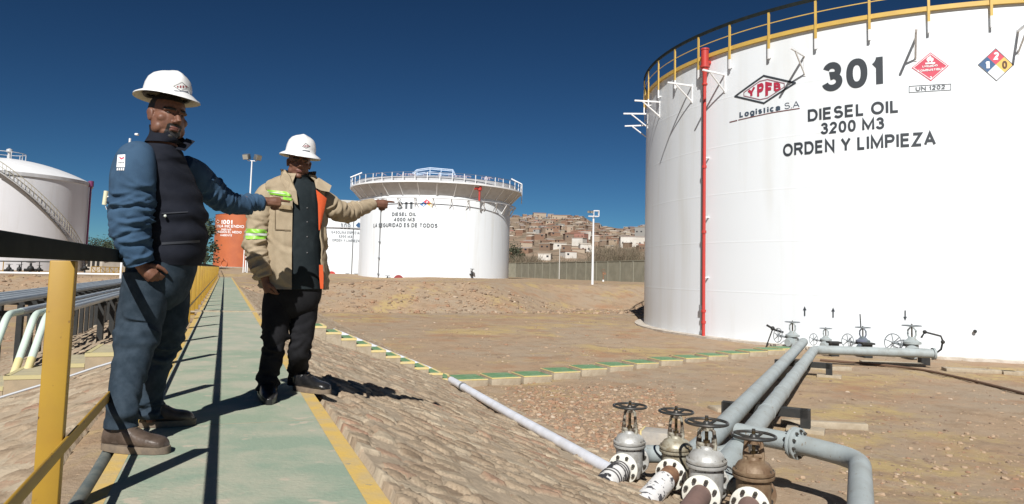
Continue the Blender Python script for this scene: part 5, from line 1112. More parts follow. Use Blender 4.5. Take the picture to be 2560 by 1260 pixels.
def bvh(mbs):
    v = []; f = []
    for m in mbs: k = len(v); v += [Vector(p) for p in m.v]; f += [tuple(i+k for i in q) for q in m.f]
    return BVHTree.FromPolygons(v, f)
def decal(tree, quad, nu, nv, off=.004, thick=0.0):
    """patch lying on a built surface; quad: photo pixels top-left, top-right, bottom-right, bottom-left"""
    G = np.zeros((nv+1, nu+1, 3)); a, b, c, d = [np.array(q, float) for q in quad]; last = None
    for i in range(nv+1):
        for j in range(nu+1):
            u, v = j/nu, i/nv; p = (a*(1-u)+b*u)*(1-v)+(d*(1-u)+c*u)*v; r = ray(*p); h = tree.ray_cast(CAM, r)
            if h[0] is None: q = last if last is not None else CAM+r*4
            else: q = h[0]-r.normalized()*off; last = q
            G[i, j] = q
    return MB().grid(G)
M_SKIN = mat("brown_skin", (.175, .083, .052), .5, col2=(.14, .064, .042), scale=40, spec=.35); M_HAIR = mat("black_hair", (.012, .011, .010), .6, col2=(.02, .018, .016), scale=60); M_LIP = mat("lips", (.16, .065, .052), .5)
M_EYE = mat("dark_eye", (.05, .035, .028), .25); M_HAT = mat("white_helmet_shell", (.80, .80, .79), .28, col2=(.77, .77, .75), scale=8); M_HATIN = mat("cream_helmet_underside", (.62, .57, .44), .5)
def cloth(name, c, c2, sc=18, rough=.9, weave=260): return mat(name, c, rough, col2=c2, scale=sc, bump=.18, bscale=weave, spec=.2)
M_DENIM = cloth("blue_denim_shirt", (.042, .085, .145), (.03, .062, .11), 9); M_VEST = cloth("navy_vest", (.009, .011, .018), (.014, .016, .024), 7); M_JEANS = cloth("dark_blue_jeans", (.019, .031, .044), (.034, .050, .068), 14)
M_BEIGE = cloth("beige_work_jacket", (.37, .30, .205), (.31, .245, .165), 6); M_BLACKT = cloth("black_trousers", (.010, .010, .012), (.016, .016, .018), 8); M_DSHIRT = cloth("dark_slate_shirt", (.013, .019, .022), (.02, .027, .03), 7); M_LINE = cloth("orange_lining", (.62, .10, .03), (.55, .09, .03), 9)
M_LIME = mat("lime_reflective_tape", (.28, .62, .06), .45, col2=(.24, .55, .06), scale=9); M_SILV = mat("silver_reflective_tape", (.6, .64, .58), .5); M_BROWNB = mat("brown_boot_leather", (.06, .042, .031), .45, col2=(.10, .072, .055), scale=14, bump=.2, bscale=60); M_BLACKB = mat("black_boot_leather", (.012, .012, .013), .3, col2=(.022, .021, .02), scale=14, bump=.2, bscale=60); M_SOLE = mat("dusty_sole", (.19, .145, .10), .85, col2=(.13, .10, .075), scale=20)
def head_parts(mb, c, H, fw, rt, up, jaw=1.0):
    """cranium, jaw, brow, nose, cheeks, lips, chin, ears and neck as overlapping solids for the remesh"""
    c = Vector(c); X = Vector(rt); Y = Vector(fw); Z = Vector(up)
    def P(x, y, z): return c+X*x*H+Y*y*H+Z*z*H
    def B(x, y, z, a, b, d): mb.ball(P(x, y, z), (a*H, b*H, d*H), 24, 16, 0, X, Y, Z)
    B(0, -.05, .13, .315, .39, .36); B(0, .07, -.13, .285*jaw, .285, .33); B(0, .13, -.33, .215*jaw, .19, .135); B(0, .265, -.41, .10*jaw, .085, .075)
    mb.tube([P(0, .325, .06), P(0, .375, -.02), P(0, .435, -.115), P(0, .36, -.165)], [.035*H, .042*H, .058*H, .04*H], 12); B(.048, .365, -.14, .042, .055, .035); B(-.048, .365, -.14, .042, .055, .035)
    for s in (-1, 1):
        mb.tube([P(s*.03, .335, .085), P(s*.13, .325, .105), P(s*.23, .245, .075)], [.032*H, .036*H, .03*H], 10); B(s*.165, .20, -.09, .13*jaw, .10, .10); B(s*.20*jaw, .10, -.26, .10, .14, .13)
        B(s*.325, -.02, -.03, .035, .085, .125); B(s*.345, -.045, .02, .025, .075, .075)
    B(0, .33, -.245, .105, .045, .026); B(0, .32, -.287, .09, .048, .03); B(0, .30, -.215, .09, .05, .04)
    mb.tube([P(0, -.05, -.18), P(0, -.07, -.42), P(0, -.12, -.80)], [.235*H, .225*H, .26*H], 24)
    return P
def face_mat(V, F, P, beard, c, H, fw, rt, up):
    X, Y, Z = [np.array(q) for q in (rt, fw, up)]; C = np.array(c); out = []
    for f in F:
        q = (V[list(f)].mean(0)-C)/H; x, y, z = q@X, q@Y, q@Z; k = 0
        if z > -.9 and abs(x) < .5 and z < .6:
            if y > .27 and abs(x) < .095 and -.305 < z < -.228: k = 2
            elif beard and y > .08 and ((abs(x) < .13 and -.225 < z < -.175 and y > .27) or (-.50 < z < -.315 and abs(x) < .16) or (.095 < abs(x) < .15 and -.36 < z < -.19 and y > .2)): k = 1
            elif (z > .10 and (y < .05) and abs(x) > .2) or (z > -.22 and y < -.17) or (z > .27): k = 1
            elif y > .22 and .075 < z < .125 and .05 < abs(x) < .24: k = 1
        out.append(k)
    return out
def fingers(mb, wrist, palm_dir, back, spec, s=1.0, thumb=None):
    """palm and five fingers; spec: per finger (spread offset, curl angles, length)"""
    d = Vector(palm_dir).normalized(); b = Vector(back); b = (b-d*b.dot(d)).normalized(); side = d.cross(b)
    w = Vector(wrist); mb.tube([w-d*.03*s, w+d*.02*s, w+d*.06*s, w+d*.092*s], [.026*s, .03*s, .036*s, .033*s], 14)
    for k in (-1, 0, 1): mb.tube([w+d*.01*s+side*k*.018*s, w+d*.09*s+side*k*.026*s], [.016*s, .015*s], 10)
    for off, curl, L in spec:
        p = w+d*.088*s+side*off*s; dd = d.copy(); pts = [p-d*.02*s]; a = 0
        for q, c in zip((.46, .30, .24), curl):
            a += c; dd = d*math.cos(a)-b*math.sin(a); pts.append(pts[-1]+dd*L*q*s*(1.2 if q == .46 else 1))
        mb.tube(pts, [.0105*s, .0098*s, .0088*s, .0072*s], 10); mb.ball(pts[-1], .0072*s, 8, 6)
    if thumb:
        o, dirs = thumb; p = w+d*.03*s+side*o*.030*s; pts = [p]
        for (x, y, z, l) in dirs: pts.append(pts[-1]+(d*x+side*y+b*z).normalized()*l*s)
        mb.tube(pts, [.015*s, .0125*s, .011*s, .0085*s][:len(pts)], 10); mb.ball(pts[-1], .0085*s, 8, 6)
def boot(heel, toe, H, m_up, m_sole, parent, up_to, half=.052):
    """laced work boot between two ground points; returns nothing"""
    h = Vector(heel); t = Vector(toe); L = (t-h).length; d = (t-h).normalized(); sd = d.cross(UP)
    prof = [(0, .030, .09), (.05, .042, .125), (.18, .047, .14), (.34, .047, .135), (.47, .050, .112), (.62, .057, .090), (.78, .059, .082), (.90, .050, .072), (.97, .032, .055), (1.0, .014, .035)]
    G = np.zeros((len(prof), 26, 3))
    for i, (q, w, z) in enumerate(prof):
        for j in range(26):
            a = 2*math.pi*j/26; cx = math.copysign(abs(math.cos(a))**.8, math.cos(a))*w*half/.052; cz = .02+(z-.02)*(.5+.5*math.copysign(abs(math.sin(a))**.75, math.sin(a))); G[i, j] = h+d*L*q+sd*cx+UP*cz
    mb = skin_grid(MB(), crom(G.reshape(len(prof), -1), 40).reshape(40, 26, 3))
    an = h+d*L*.24; mb.tube([an+UP*.04, an+UP*.1, Vector(up_to).lerp(an+UP*.14, .5), Vector(up_to)], [.045, .05, .052, .055], 24)
    b = mb.build("boot", m_up, parent, smooth=70)
    n = 34; o = []
    for z, e in ((.0, 1.0), (.028, 1.03), (.034, .99)):
        row = []
        for k in range(n):
            a = 2*math.pi*k/n; x = .5-.5*math.cos(a); w = (.040+.020*math.sin(min(1, x*1.35)*math.pi*.75)-.016*max(0, x-.86)/.14)*abs(math.sin(a))**.55*half/.052*math.copysign(1, math.sin(a)) if abs(math.sin(a)) > 1e-6 else 0
            row.append(h-d*.012+d*(L+.022)*x+sd*w*e*1.12+UP*z)
        o.append([tuple(p) for p in row])
    m2 = skin_grid(MB(), np.array(o)); m2.build("sole", m_sole, b, smooth=40)
    m3 = MB()
    for k in range(4):
        q = .34+.075*k; z = .138-.017*k; p = h+d*L*q+UP*z; m3.tube([p-sd*.03-UP*.006, p+UP*.006, p+sd*.03-UP*.006], .0035, 6)
    m3.build("laces", mat("lace", (.05, .04, .03), .8), b)
def hard_hat(c, fw, rt, up, parent, logo, s=1.0, zs=1.0):
    c = Vector(c); X = Vector(rt); Y = Vector(fw); Z = Vector(up); n = 72
    prof = [(1.36, -.012), (1.345, -.004), (1.22, .006), (1.08, .014), (1.0, .022), (.985, .045), (.955, .075), (.87, .108), (.72, .132), (.5, .148), (.25, .155), (.001, .157)]
    def ring(r, z, inn=0.0):
        row = []
        for k in range(n):
            a = 2*math.pi*k/n; ca, sa = math.cos(a), math.sin(a); ax, ay = .113*s, .138*s; e = 1.0
            if r > 1.05: e = 1+.03*max(0, sa)
            zz = z*s*zs + (.014*s*max(0, sa)**2*-1 if r > 1.1 else 0)
            rg_ = .010*s*math.exp(-(ca*r/.20)**2)*(1 if r < .97 else 0)*min(1, (1-r)*9+.15) if r < .97 else 0
            row.append(tuple(c+X*(ax*(r-inn)*ca*e)+Y*(ay*(r-inn)*sa*e)+Z*(zz+rg_)))
        return row
    hat = thing_part = MB(); G = np.array([ring(r, z) for r, z in prof]); hat.grid(G, 0, True)
    h = hat.build("hard_hat", M_HAT, parent, smooth=60)
    G2 = np.array([ring(1.36, -.0125), ring(1.2, -.004), ring(1.0, .006), ring(.93, .03), ring(.85, .085), ring(.5, .12), ring(.001, .125)]); MB().grid(G2, 0, True).build("underside", M_HATIN, h, smooth=60)
    MB().tube([tuple(Vector(ring(.9, .004)[k])) for k in range(n)], .010*s, 6, closed=True).build("headband", M_HAIR, h)
    T = bvh([hat]); q = logo; cx = sum(p[0] for p in q)/4; cy = sum(p[1] for p in q)/4
    em = MB(); em2 = MB()
    for a, b in zip(q, q[1:]+q[:1]):
        wv = .9; nx, ny = -(b[1]-a[1]), b[0]-a[0]; l = math.hypot(nx, ny); nx, ny = nx/l*wv, ny/l*wv; m_ = decal(T, [a, b, (b[0]+nx, b[1]+ny), (a[0]+nx, a[1]+ny)], 5, 1, .002); em.add(m_.v, m_.f)
    e = em.build("emblem", mat("helmet_emblem_grey", (.12, .11, .11), .6), h, smooth=0, fix=False)
    hw = abs(q[1][0]-q[3][0])*.5 if abs(q[1][0]-q[3][0]) > abs(q[0][0]-q[2][0]) else abs(q[0][0]-q[2][0])*.5
    for k in range(4):
        x = cx-hw*.55+hw*.36*k; hh = (1.8, 2.8, 2.8, 1.8)[k]; m_ = decal(T, [(x, cy-hh), (x+hw*.2, cy-hh), (x+hw*.2, cy+hh), (x, cy+hh)], 1, 2, .002); em2.add(m_.v, m_.f)
    em2.build("emblem_letters", mat("helmet_emblem_red", (.30, .06, .07), .6), e, smooth=0, fix=False)
    m_ = decal(T, [(cx-hw*.9, cy+9), (cx+hw*.9, cy+12), (cx+hw*.9, cy+14.5), (cx-hw*.9, cy+11)], 6, 1, .002); m_.build("emblem_name", mat("helmet_emblem_slate", (.10, .12, .16), .6), e, smooth=0, fix=False)
    return h
def eyes(P, H, fw, rt, up, body):
    for s in (-1, 1):
        mb = MB(); mb.ball(P(s*.128, .275, .025), (.052*H, .035*H, .022*H), 14, 10, 0, Vector(rt), Vector(fw), Vector(up)); mb.build("eye", M_EYE, body, smooth=180)

class Person:
    def __init__(s, gx, gy, face_heading, label):
        g = atz(gx, gy, 0); s.v = Vector((g.x, g.y, 0)).normalized(); s.r0 = math.hypot(g.x, g.y)
        a = R_(face_heading); s.f = Vector((math.sin(a), math.cos(a), 0)); s.rt = Vector((s.f.y, -s.f.x, 0)); s.e = Vector((s.v.y, -s.v.x, 0))
        s.o = thing("person", (g.x, g.y, 0), label, "person")
    def Q(s, x, y, dr=0.0):
        d = ray(x, y); return CAM+d*((s.r0+dr)/(d.x*s.v.x+d.y*s.v.y))
    def dr_of(s, x, y, z=0.0): g = atz(x, y, z); return g.x*s.v.x+g.y*s.v.y-s.r0

# ------------------------------------------------------------------ man in the dark vest, at the railing
A1 = Person(385, 1087, 92, "person in white hard hat, dark vest and blue shirt by the yellow railing, pointing")
Q = A1.Q; f1, r1 = A1.f, A1.rt
# boots
dn = A1.dr_of(335, 1122); df = A1.dr_of(425, 1066)
an1 = Q(303, 1062, dn+.0); an2 = Q(376, 1030, df)
boot(atz(262, 1122, .002), atz(418, 1133, .002), .1, M_BROWNB, M_SOLE, A1.o, an1); boot(atz(352, 1066, .002), atz(486, 1060, .002), .1, M_BROWNB, M_SOLE, A1.o, an2)
# trousers
mb = MB()
P, N, T, TH, RR = rings([(Q(404, 612, 0), .175, .19, .15), (Q(402, 660, 0), .18, .185, .16), (Q(398, 700, 0), .175, .17, .165), (Q(394, 745, 0), .145, .135, .15), (Q(392, 775, 0), .07, .06, .07)], r1, f1, 30, 60); skin_grid(mb, P+N*folds(T, TH, RR, 14, 3, .005)[..., None])
P, N, T, TH, RR = limb([Q(362, 680, -.085), Q(360, 745, -.09), Q(348, 815, -.095), Q(335, 880, dn*.4-.05), Q(318, 950, dn*.7-.02), Q(306, 1018, dn), Q(303, 1066, dn)], [(.105, .11), (.118, .115), (.112, .10), (.098, .088), (.082, .078), (.074, .072), (.08, .078)], 110, 48, f1)
skin_grid(mb, P+N*(folds(T, TH, RR, 34, 7, .011, (.05, .12), (.012, .022), (-.5, .5), (.40, .46, .5, .55, .62, .85, .9, .95))+folds(T, TH, RR, 14, 5, .006, (.08, .2), (.015, .03), (.8, 2.2)))[..., None])
P, N, T, TH, RR = limb([Q(420, 680, .085), Q(428, 745, .09), Q(424, 815, .1), Q(410, 870, df*.6+.03), Q(390, 935, df*.8+.01), Q(378, 1000, df), Q(374, 1046, df)], [(.10, .10), (.10, .094), (.09, .082), (.077, .071), (.065, .062), (.060, .060), (.066, .066)], 110, 48, f1)
skin_grid(mb, P+N*(folds(T, TH, RR, 55, 17, .014, (.05, .12), (.012, .022), (-.5, .5), (.40, .46, .5, .55, .62, .85, .9, .95))+folds(T, TH, RR, 12, 15, .006, (.08, .2), (.015, .03), (.8, 2.2)))[..., None])
mb.build("trousers", M_JEANS, A1.o, smooth=180)
# vest
vrows = [(Q(404, 366, 0), .105, .085, .09), (Q(401, 384, 0), .168, .105, .12), (Q(400, 412, 0), .186, .135, .145), (Q(403, 455, 0), .195, .175, .15), (Q(408, 520, 0), .195, .215, .15), (Q(411, 590, 0), .19, .225, .15), (Q(408, 640, 0), .185, .21, .155), (Q(406, 662, 0), .178, .195, .15)]
P, N, T, TH, RR = rings(vrows, r1, f1, 110, 96); D = folds(T, TH, RR, 46, 21, .009, (.06, .16), (.014, .03), (-.35, .35)); D += .006*np.sin(T*2*math.pi/.115)*np.exp(-((T-.42)/.3)**2)*(np.cos(TH) > -.4)
vm = skin_grid(MB(), P+N*D[..., None]); ve = vm.build("vest", M_VEST, A1.o, smooth=180)
P, N, T, TH, RR = rings([(Q(411, 360, 0)-f1*.01, .10, .095, .085), (Q(414, 340, 0)+f1*.005, .093, .100, .082), (Q(416, 322, 0)-f1*.0, .095, .115, .082)], r1, f1, 14, 56)
up_t = np.linspace(0, 1, 14)[:, None]; P[..., 2] -= up_t*.085*np.maximum(0, np.cos(TH))**1.2; P[..., 2] += up_t*.012*np.maximum(0, -np.cos(TH)); cl = skin_grid(MB(), P, True, (False, False)); cl.grid(P-N*.012, 0, True); cl.build("collar", M_VEST, ve, smooth=180)
tip = MB(); t0 = Q(455, 352, -.04); tip.add([Q(438, 372, -.07), Q(466, 345, -.02), Q(488, 353, -.02), Q(462, 378, -.06)], [(0, 1, 2, 3)]); tip.add([Q(438, 372, -.055), Q(466, 345, -.005), Q(488, 353, -.005), Q(462, 378, -.045)], [(3, 2, 1, 0)]); tip.build("collar_tip", M_VEST, ve, smooth=0)
T1 = bvh([vm]); decal(T1, [(404, 606), (500, 600), (500, 606), (404, 612)], 12, 1, .004).build("hem_band", mat("vest_trim", (.03, .034, .045), .7), ve, smooth=180); decal(T1, [(404, 532), (470, 528), (470, 531), (404, 535)], 10, 1, .004).build("pocket_line", mat("vest_trim", (.03, .034, .045), .7), ve, smooth=180)
MB().ball(Q(413, 540, -.22), .008, 8, 6).build("zip_pull", M_SILV, ve)
# shirt: two sleeves
mb = MB()
P, N, T, TH, RR = limb([Q(352, 378, -.10), Q(340, 396, -.16), Q(333, 440, -.19), Q(331, 495, -.20), Q(326, 548, -.21), Q(331, 595, -.215), Q(343, 635, -.215), Q(352, 660, -.21)], [(.07, .06), (.098, .088), (.112, .098), (.108, .098), (.106, .095), (.092, .084), (.076, .072), (.068, .064)], 120, 52, f1)
skin_grid(mb, P+N*(folds(T, TH, RR, 80, 31, .013, (.04, .10), (.007, .014), (-.45, .45), (.5, .56, .62, .7, .8, .9))+folds(T, TH, RR, 12, 35, .006, (.07, .16), (.015, .028), (.9, 2.1), (.3, .45)))[..., None]); s1 = MB(); s1.v = list(mb.v); s1.f = list(mb.f)
P, N, T, TH, RR = limb([Q(458, 410, .13), Q(486, 436, .20), Q(522, 472, .27), Q(560, 500, .33), Q(598, 513, .39), Q(630, 508, .44), Q(655, 505, .47)], [(.06, .06), (.088, .088), (.084, .084), (.073, .076), (.061, .064), (.054, .056), (.050, .052)], 110, 46, (0, 0, 1))
skin_grid(mb, P+N*(folds(T, TH, RR, 80, 41, .011, (.04, .09), (.006, .013), (-.5, .5), (.35, .5, .6, .8, .86, .92, .96)))[..., None])
sl = mb.build("shirt", M_DENIM, A1.o, smooth=180)
T1 = bvh([s1]); pt = decal(T1, [(294, 387), (313, 386), (312, 418), (291, 418)], 6, 8, .003).build("sleeve_patch", M_SIGNWHITE, sl, smooth=180)
mb = decal(T1, [(299, 391), (304, 395), (302.5, 399), (297.5, 394)], 2, 2, .005); q = decal(T1, [(304, 395), (311, 390), (309, 396), (302.5, 399)], 2, 2, .005); mb.add(q.v, q.f); mb.build("red_mark", M_SIGNRED, pt, smooth=0, fix=False)
mb = MB()
for k in range(4): q = decal(T1, [(296+3.8*k, 405), (298.6+3.8*k, 404.5), (298.4+3.8*k, 408), (295.8+3.8*k, 408.5)], 1, 1, .005); mb.add(q.v, q.f)
mb.build("patch_mark", M_INK2, pt, smooth=0, fix=False)
mb = MB()
for k in range(4): q = decal(T1, [(292+5*k, 420.5), (295.4+5*k, 420), (295+5*k, 425.5), (291.6+5*k, 426)], 1, 1, .004); mb.add(q.v, q.f)
mb.build("patch_letters", M_SIGNWHITE, sl, smooth=0, fix=False)
# body: head, neck, yoke, forearms, hands in one skin
H = .288; fh = R_(124); hf = Vector((math.sin(fh), math.cos(fh), -.03)).normalized(); hr_ = Vector((hf.y, -hf.x, 0)).normalized(); tl_ = R_(5); hu = (hr_.cross(hf)).normalized(); hu = (hu+A1.e*math.sin(tl_)).normalized(); hr_ = hf.cross(hu).normalized(); hu = hr_.cross(hf).normalized()
hc = Q(418, 292, -.01); mb = MB(); PH = head_parts(mb, hc, H, hf, hr_, hu, 1.10)
mb.tube([Q(410, 345, 0), Q(405, 400, 0), Q(405, 480, 0), Q(402, 640, 0)], [.06, .10, .12, .12], 20); mb.tube([Q(360, 405, -.1), Q(405, 400, 0), Q(450, 425, .10)], [.04, .06, .03], 14)
mb.tube([Q(350, 400, -.1), Q(331, 500, -.20), Q(328, 548, -.21), Q(345, 630, -.215), Q(352, 662, -.21)], [.04, .045, .042, .033, .030], 14); mb.tube([Q(450, 425, .10), Q(490, 445, .20), Q(560, 500, .33), Q(655, 505, .47), Q(668, 503, .475)], [.03, .035, .036, .030, .029], 14)
mb.tube([Q(380, 640, 0), Q(362, 690, -.085), Q(348, 815, -.095), Q(335, 880, dn*.4-.05), Q(318, 950, dn*.7-.02), Q(306, 1050, dn), Q(306, 1105, dn)], [.06, .05, .05, .04, .035, .03, .03], 12); mb.tube([Q(380, 640, 0), Q(420, 690, .085), Q(424, 815, .1), Q(410, 870, df*.6+.03), Q(390, 935, df*.8+.01), Q(376, 1020, df), Q(378, 1055, df)], [.06, .05, .045, .035, .03, .026, .026], 12)
fingers(mb, Q(352, 664, -.21), A1.e*.62-UP*.72+f1*.2, -A1.v*1.0-A1.e*.3, [(-.026, (.55, .35, .3), .075), (-.009, (.5, .5, .4), .082), (.009, (.6, .6, .4), .078), (.026, (.7, .7, .5), .064)], .96, (-1.0, [(.7, -.5, -.2, .042), (.9, -.15, -.3, .034), (1, .1, -.3, .026)]))
fingers(mb, Q(664, 504, .475), A1.e*1.0+A1.v*.1+UP*.02, UP*.75-A1.v*.6, [(-.026, (.06, .05, .05), .082), (-.009, (1.25, 1.3, .8), .078), (.009, (1.3, 1.35, .8), .074), (.025, (1.35, 1.4, .8), .06)], 1.02, (-1.0, [(.75, -.5, -.5, .04), (.9, .0, -.5, .032), (.9, .3, -.4, .024)]))
V, F = remeshed(mb, .0036, 5); bd = MB(); bd.v = [tuple(p) for p in V]; bd.f = F; bd.mi = face_mat(V, F, PH, True, hc, H, hf, hr_, hu); body1 = bd.build("body", [M_SKIN, M_HAIR, M_LIP], A1.o, smooth=180, fix=False)
eyes(PH, H, hf, hr_, hu, body1)
hard_hat(Q(417, 243, -.01), hf, hr_, hu, A1.o, [(433, 215), (455, 205), (472, 219), (452, 227)], 1.06, .86)

# ------------------------------------------------------------------ man in the beige jacket
A2 = Person(715, 985, 157, "person in white hard hat and open beige jacket with lime stripes, pointing right")
Q = A2.Q; f2, r2 = A2.f, A2.rt
d1 = A2.dr_of(668, 990); d2 = A2.dr_of(760, 972)
boot(atz(664, 972, .002), atz(673, 1012, .002), .1, M_BLACKB, M_BLACKB, A2.o, Q(667, 952, d1)); boot(atz(738, 973, .002), atz(822, 985, .002), .1, M_BLACKB, M_SOLE, A2.o, Q(744, 940, d2))
mb = MB()
P, N, T, TH, RR = rings([(Q(737, 668, 0), .19, .15, .14), (Q(736, 710, 0), .20, .15, .15), (Q(733, 745, 0), .20, .14, .15), (Q(730, 775, 0), .16, .11, .13), (Q(728, 795, 0), .07, .05, .06)], r2, f2, 26, 60); skin_grid(mb, P)
P, N, T, TH, RR = limb([Q(696, 730, -.02), Q(692, 770, -.03), Q(688, 830, -.05), Q(682, 885, -.04), Q(672, 935, d1*.7), Q(667, 978, d1)], [(.10, .10), (.103, .105), (.093, .09), (.078, .08), (.074, .072), (.078, .076)], 90, 44, f2)
skin_grid(mb, P+N*folds(T, TH, RR, 44, 51, .014, (.05, .11), (.012, .024), (-.5, .5), (.4, .5, .6, .8, .9, .95))[..., None])
P, N, T, TH, RR = limb([Q(764, 730, .03), Q(760, 775, .03), Q(755, 830, .02), Q(748, 880, .02), Q(745, 925, d2), Q(743, 962, d2)], [(.10, .10), (.10, .10), (.092, .09), (.076, .078), (.07, .07), (.074, .074)], 90, 44, f2)
skin_grid(mb, P+N*folds(T, TH, RR, 44, 57, .014, (.05, .11), (.012, .024), (-.5, .5), (.4, .5, .6, .8, .9, .95))[..., None]); mb.build("trousers", M_BLACKT, A2.o, smooth=180)
# dark shirt under the jacket
srows = [(Q(746, 446, 0), .085, .075, .08), (Q(742, 462, 0), .15, .105, .11), (Q(740, 490, 0), .185, .135, .13), (Q(739, 540, 0), .19, .15, .13), (Q(738, 610, 0), .19, .165, .13), (Q(737, 680, 0), .195, .165, .13), (Q(736, 722, 0), .20, .16, .14)]
P, N, T, TH, RR = rings(srows, r2, f2, 90, 80); sm = skin_grid(MB(), P+N*folds(T, TH, RR, 40, 61, .008, (.06, .15), (.010, .02), (.6, 2.4))[..., None]); sh = sm.build("shirt", M_DSHIRT, A2.o, smooth=180)
P, N, T, TH, RR = rings([(Q(747, 452, 0), .088, .085, .075), (Q(748, 440, 0), .082, .085, .075), (Q(749, 428, 0), .088, .095, .08)], r2, f2, 10, 50); P[..., 2] -= np.linspace(0, 1, 10)[:, None]*.04*np.maximum(0, np.cos(TH))**2; cl = skin_grid(MB(), P, True, (False, False)); cl.grid(P-N*.01, 0, True); cl.build("shirt_collar", M_DSHIRT, sh, smooth=180)
Ts = bvh([sm]); mb = MB()
for y in (520, 555, 592, 632): h = Ts.ray_cast(CAM, ray(768, y)); mb.ball(h[0], .006, 8, 6) if h[0] else None
mb.build("shirt_buttons", mat("dull_button", (.12, .12, .12), .4), sh)
# jacket: one open shell round the back, thick edges
jrows = [(Q(743, 438, .01), .105, .10, .10), (Q(741, 450, .0), .165, .12, .13), (Q(739, 466, 0), .212, .14, .145), (Q(738, 520, 0), .222, .168, .155), (Q(737, 580, 0), .232, .18, .155), (Q(736, 640, 0), .236, .19, .155), (Q(736, 690, 0), .240, .195, .16), (Q(736, 722, 0), .242, .20, .165)]
a0_, a1_ = R_(42), R_(360-8)
P, N, T, TH, RR = rings(jrows, r2, f2, 110, 110, 2.2, (a0_, a1_)); D = folds(T, TH, RR, 90, 71, .016, (.06, .16), (.012, .026), (.2, 1.2)); D += folds(T, TH, RR, 30, 77, .010, (.08, .2), (.014, .03), (1.3, 2.2)); D += .03*np.exp(-((TH-a0_)/.35)**2)*np.linspace(.3, 1, 110)[:, None]
G = P+N*D[..., None]; jm = MB(); jm.grid(G); Gi = G-N*.012; jm.grid(Gi[:, ::-1]); k = len(jm.v)
for c in (0, -1): jm.grid(np.stack([G[:, c], Gi[:, c]], 1))
jm.grid(np.stack([G[-1], Gi[-1]], 0)); jo = MB(); jo.v = list(jm.v); jo.f = list(jm.f)
P, N, T, TH, RR = limb([Q(690, 470, -.0), Q(668, 484, -.02), Q(652, 525, -.05), Q(644, 575, -.07), Q(640, 612, -.09), Q(646, 648, -.11), Q(656, 678, -.13), Q(661, 694, -.14)], [(.05, .05), (.080, .074), (.090, .083), (.090, .084), (.089, .082), (.08, .075), (.07, .066), (.068, .062)], 110, 48, f2)
sg_ = P+N*(folds(T, TH, RR, 70, 81, .014, (.05, .11), (.009, .018), (-.6, .6), (.4, .5, .6, .7, .85, .92)))[..., None]; skin_grid(jm, sg_); s1 = skin_grid(MB(), sg_)
P, N, T, TH, RR = limb([Q(786, 484, .0), Q(812, 502, .02), Q(842, 526, .06), Q(868, 533, .12), Q(892, 525, .19), Q(915, 516, .25), Q(933, 510, .29)], [(.045, .045), (.078, .074), (.080, .078), (.072, .07), (.064, .062), (.054, .054), (.046, .048)], 110, 46, (0, 0, 1))
skin_grid(jm, P+N*(folds(T, TH, RR, 60, 91, .013, (.035, .08), (.008, .015), (-.35, .35), (.25, .35, .45, .55, .65, .8)))[..., None])
jk = jm.build("jacket", M_BEIGE, A2.o, smooth=180, fix=True)
# jacket collar: stands at the nape, falls open to both lapels
G = np.zeros((9, 40, 3)); th = np.linspace(R_(50), R_(335), 40); cc = Q(744, 442, .0); ct = Q(746, 424, .0)
for i in range(9):
    q = i/8; c_ = cc.lerp(ct, q)
    for j, t in enumerate(th): w_ = .105+.02*q; G[i, j] = c_+r2*(-math.sin(t)*w_*1.05)+f2*(math.cos(t)*(w_*.95))-UP*(.05*q*max(0, math.cos(t))+.06*max(0, math.cos(t)))
mb = MB(); mb.grid(G); mb.grid((G+(np.array(cc)-G)*np.array([.09, .09, 0]))[:, ::-1]); mb.build("jacket_collar", M_BEIGE, jk, smooth=180)
# lapels of the jacket's collar
def plate(pts, dr, m, name, par, th=.012):
    n = len(pts); a = [Q(x, y, dr+d) for x, y, d in pts]; b = [p+A2.v*th for p in a]; q = MB(); q.add(a+b, [tuple(range(n)), tuple(range(2*n-1, n-1, -1))]+[(i, n+i, n+(i+1) % n, (i+1) % n) for i in range(n)]); return q.build(name, m, par, smooth=0)
plate([(703, 430, .04), (712, 424, .06), (726, 440, .0), (741, 478, -.03), (745, 512, -.035), (737, 508, -.02), (716, 474, -.0), (700, 447, .03)], -.155, M_BEIGE, "lapel", jk)
plate([(786, 452, .04), (797, 444, .07), (829, 464, .06), (823, 480, .02), (803, 476, -.01), (790, 470, -.01)], -.155, M_BEIGE, "lapel", jk)
# lining seen inside the open left panel
mb = MB(); ln = [((790, 474), (817, 496)), ((795, 510), (812, 520)), ((796, 545), (806, 548)), ((797, 575), (801, 576))]
G = np.array([[Q(a[0], a[1], -.185), Q((a[0]+b[0])/2, (a[1]+b[1])/2, -.195), Q(b[0], b[1], -.17)] for a, b in ln]); mb.grid(G); mb.grid(G+np.array(A2.v)*.012)
G = np.array([[Q(a, y, -.205), Q(b, y, -.20)] for a, b, y in ((799, 655, 0), (0, 0, 0)) if y] or [[Q(798, 662, -.20), Q(807, 662, -.20)], [Q(798, 690, -.205), Q(809, 690, -.205)], [Q(801, 722, -.205), Q(808, 722, -.205)]]); mb.grid(G); mb.grid(G+np.array(A2.v)*.012); mb.build("orange_lining", M_LINE, jk, smooth=180)
Tj = bvh([jo]); Tsl = bvh([s1])
def strip(tree, quad, name, m, nu=12, nv=3, off=.005): return decal(tree, quad, nu, nv, off).build(name, m, jk, smooth=180)
strip(Tj, [(664, 474), (716, 479), (734, 492), (664, 485)], "lime_stripe", M_LIME); strip(Tj, [(664, 478), (712, 484), (718, 486), (664, 480)], "silver_stripe", M_SILV, off=.008); strip(Tj, [(708, 491), (735, 497), (737, 502), (708, 499)], "lime_stripe", M_LIME)
strip(Tj, [(815, 486), (823, 484), (823, 500), (817, 502)], "lime_stripe", M_LIME, 4)
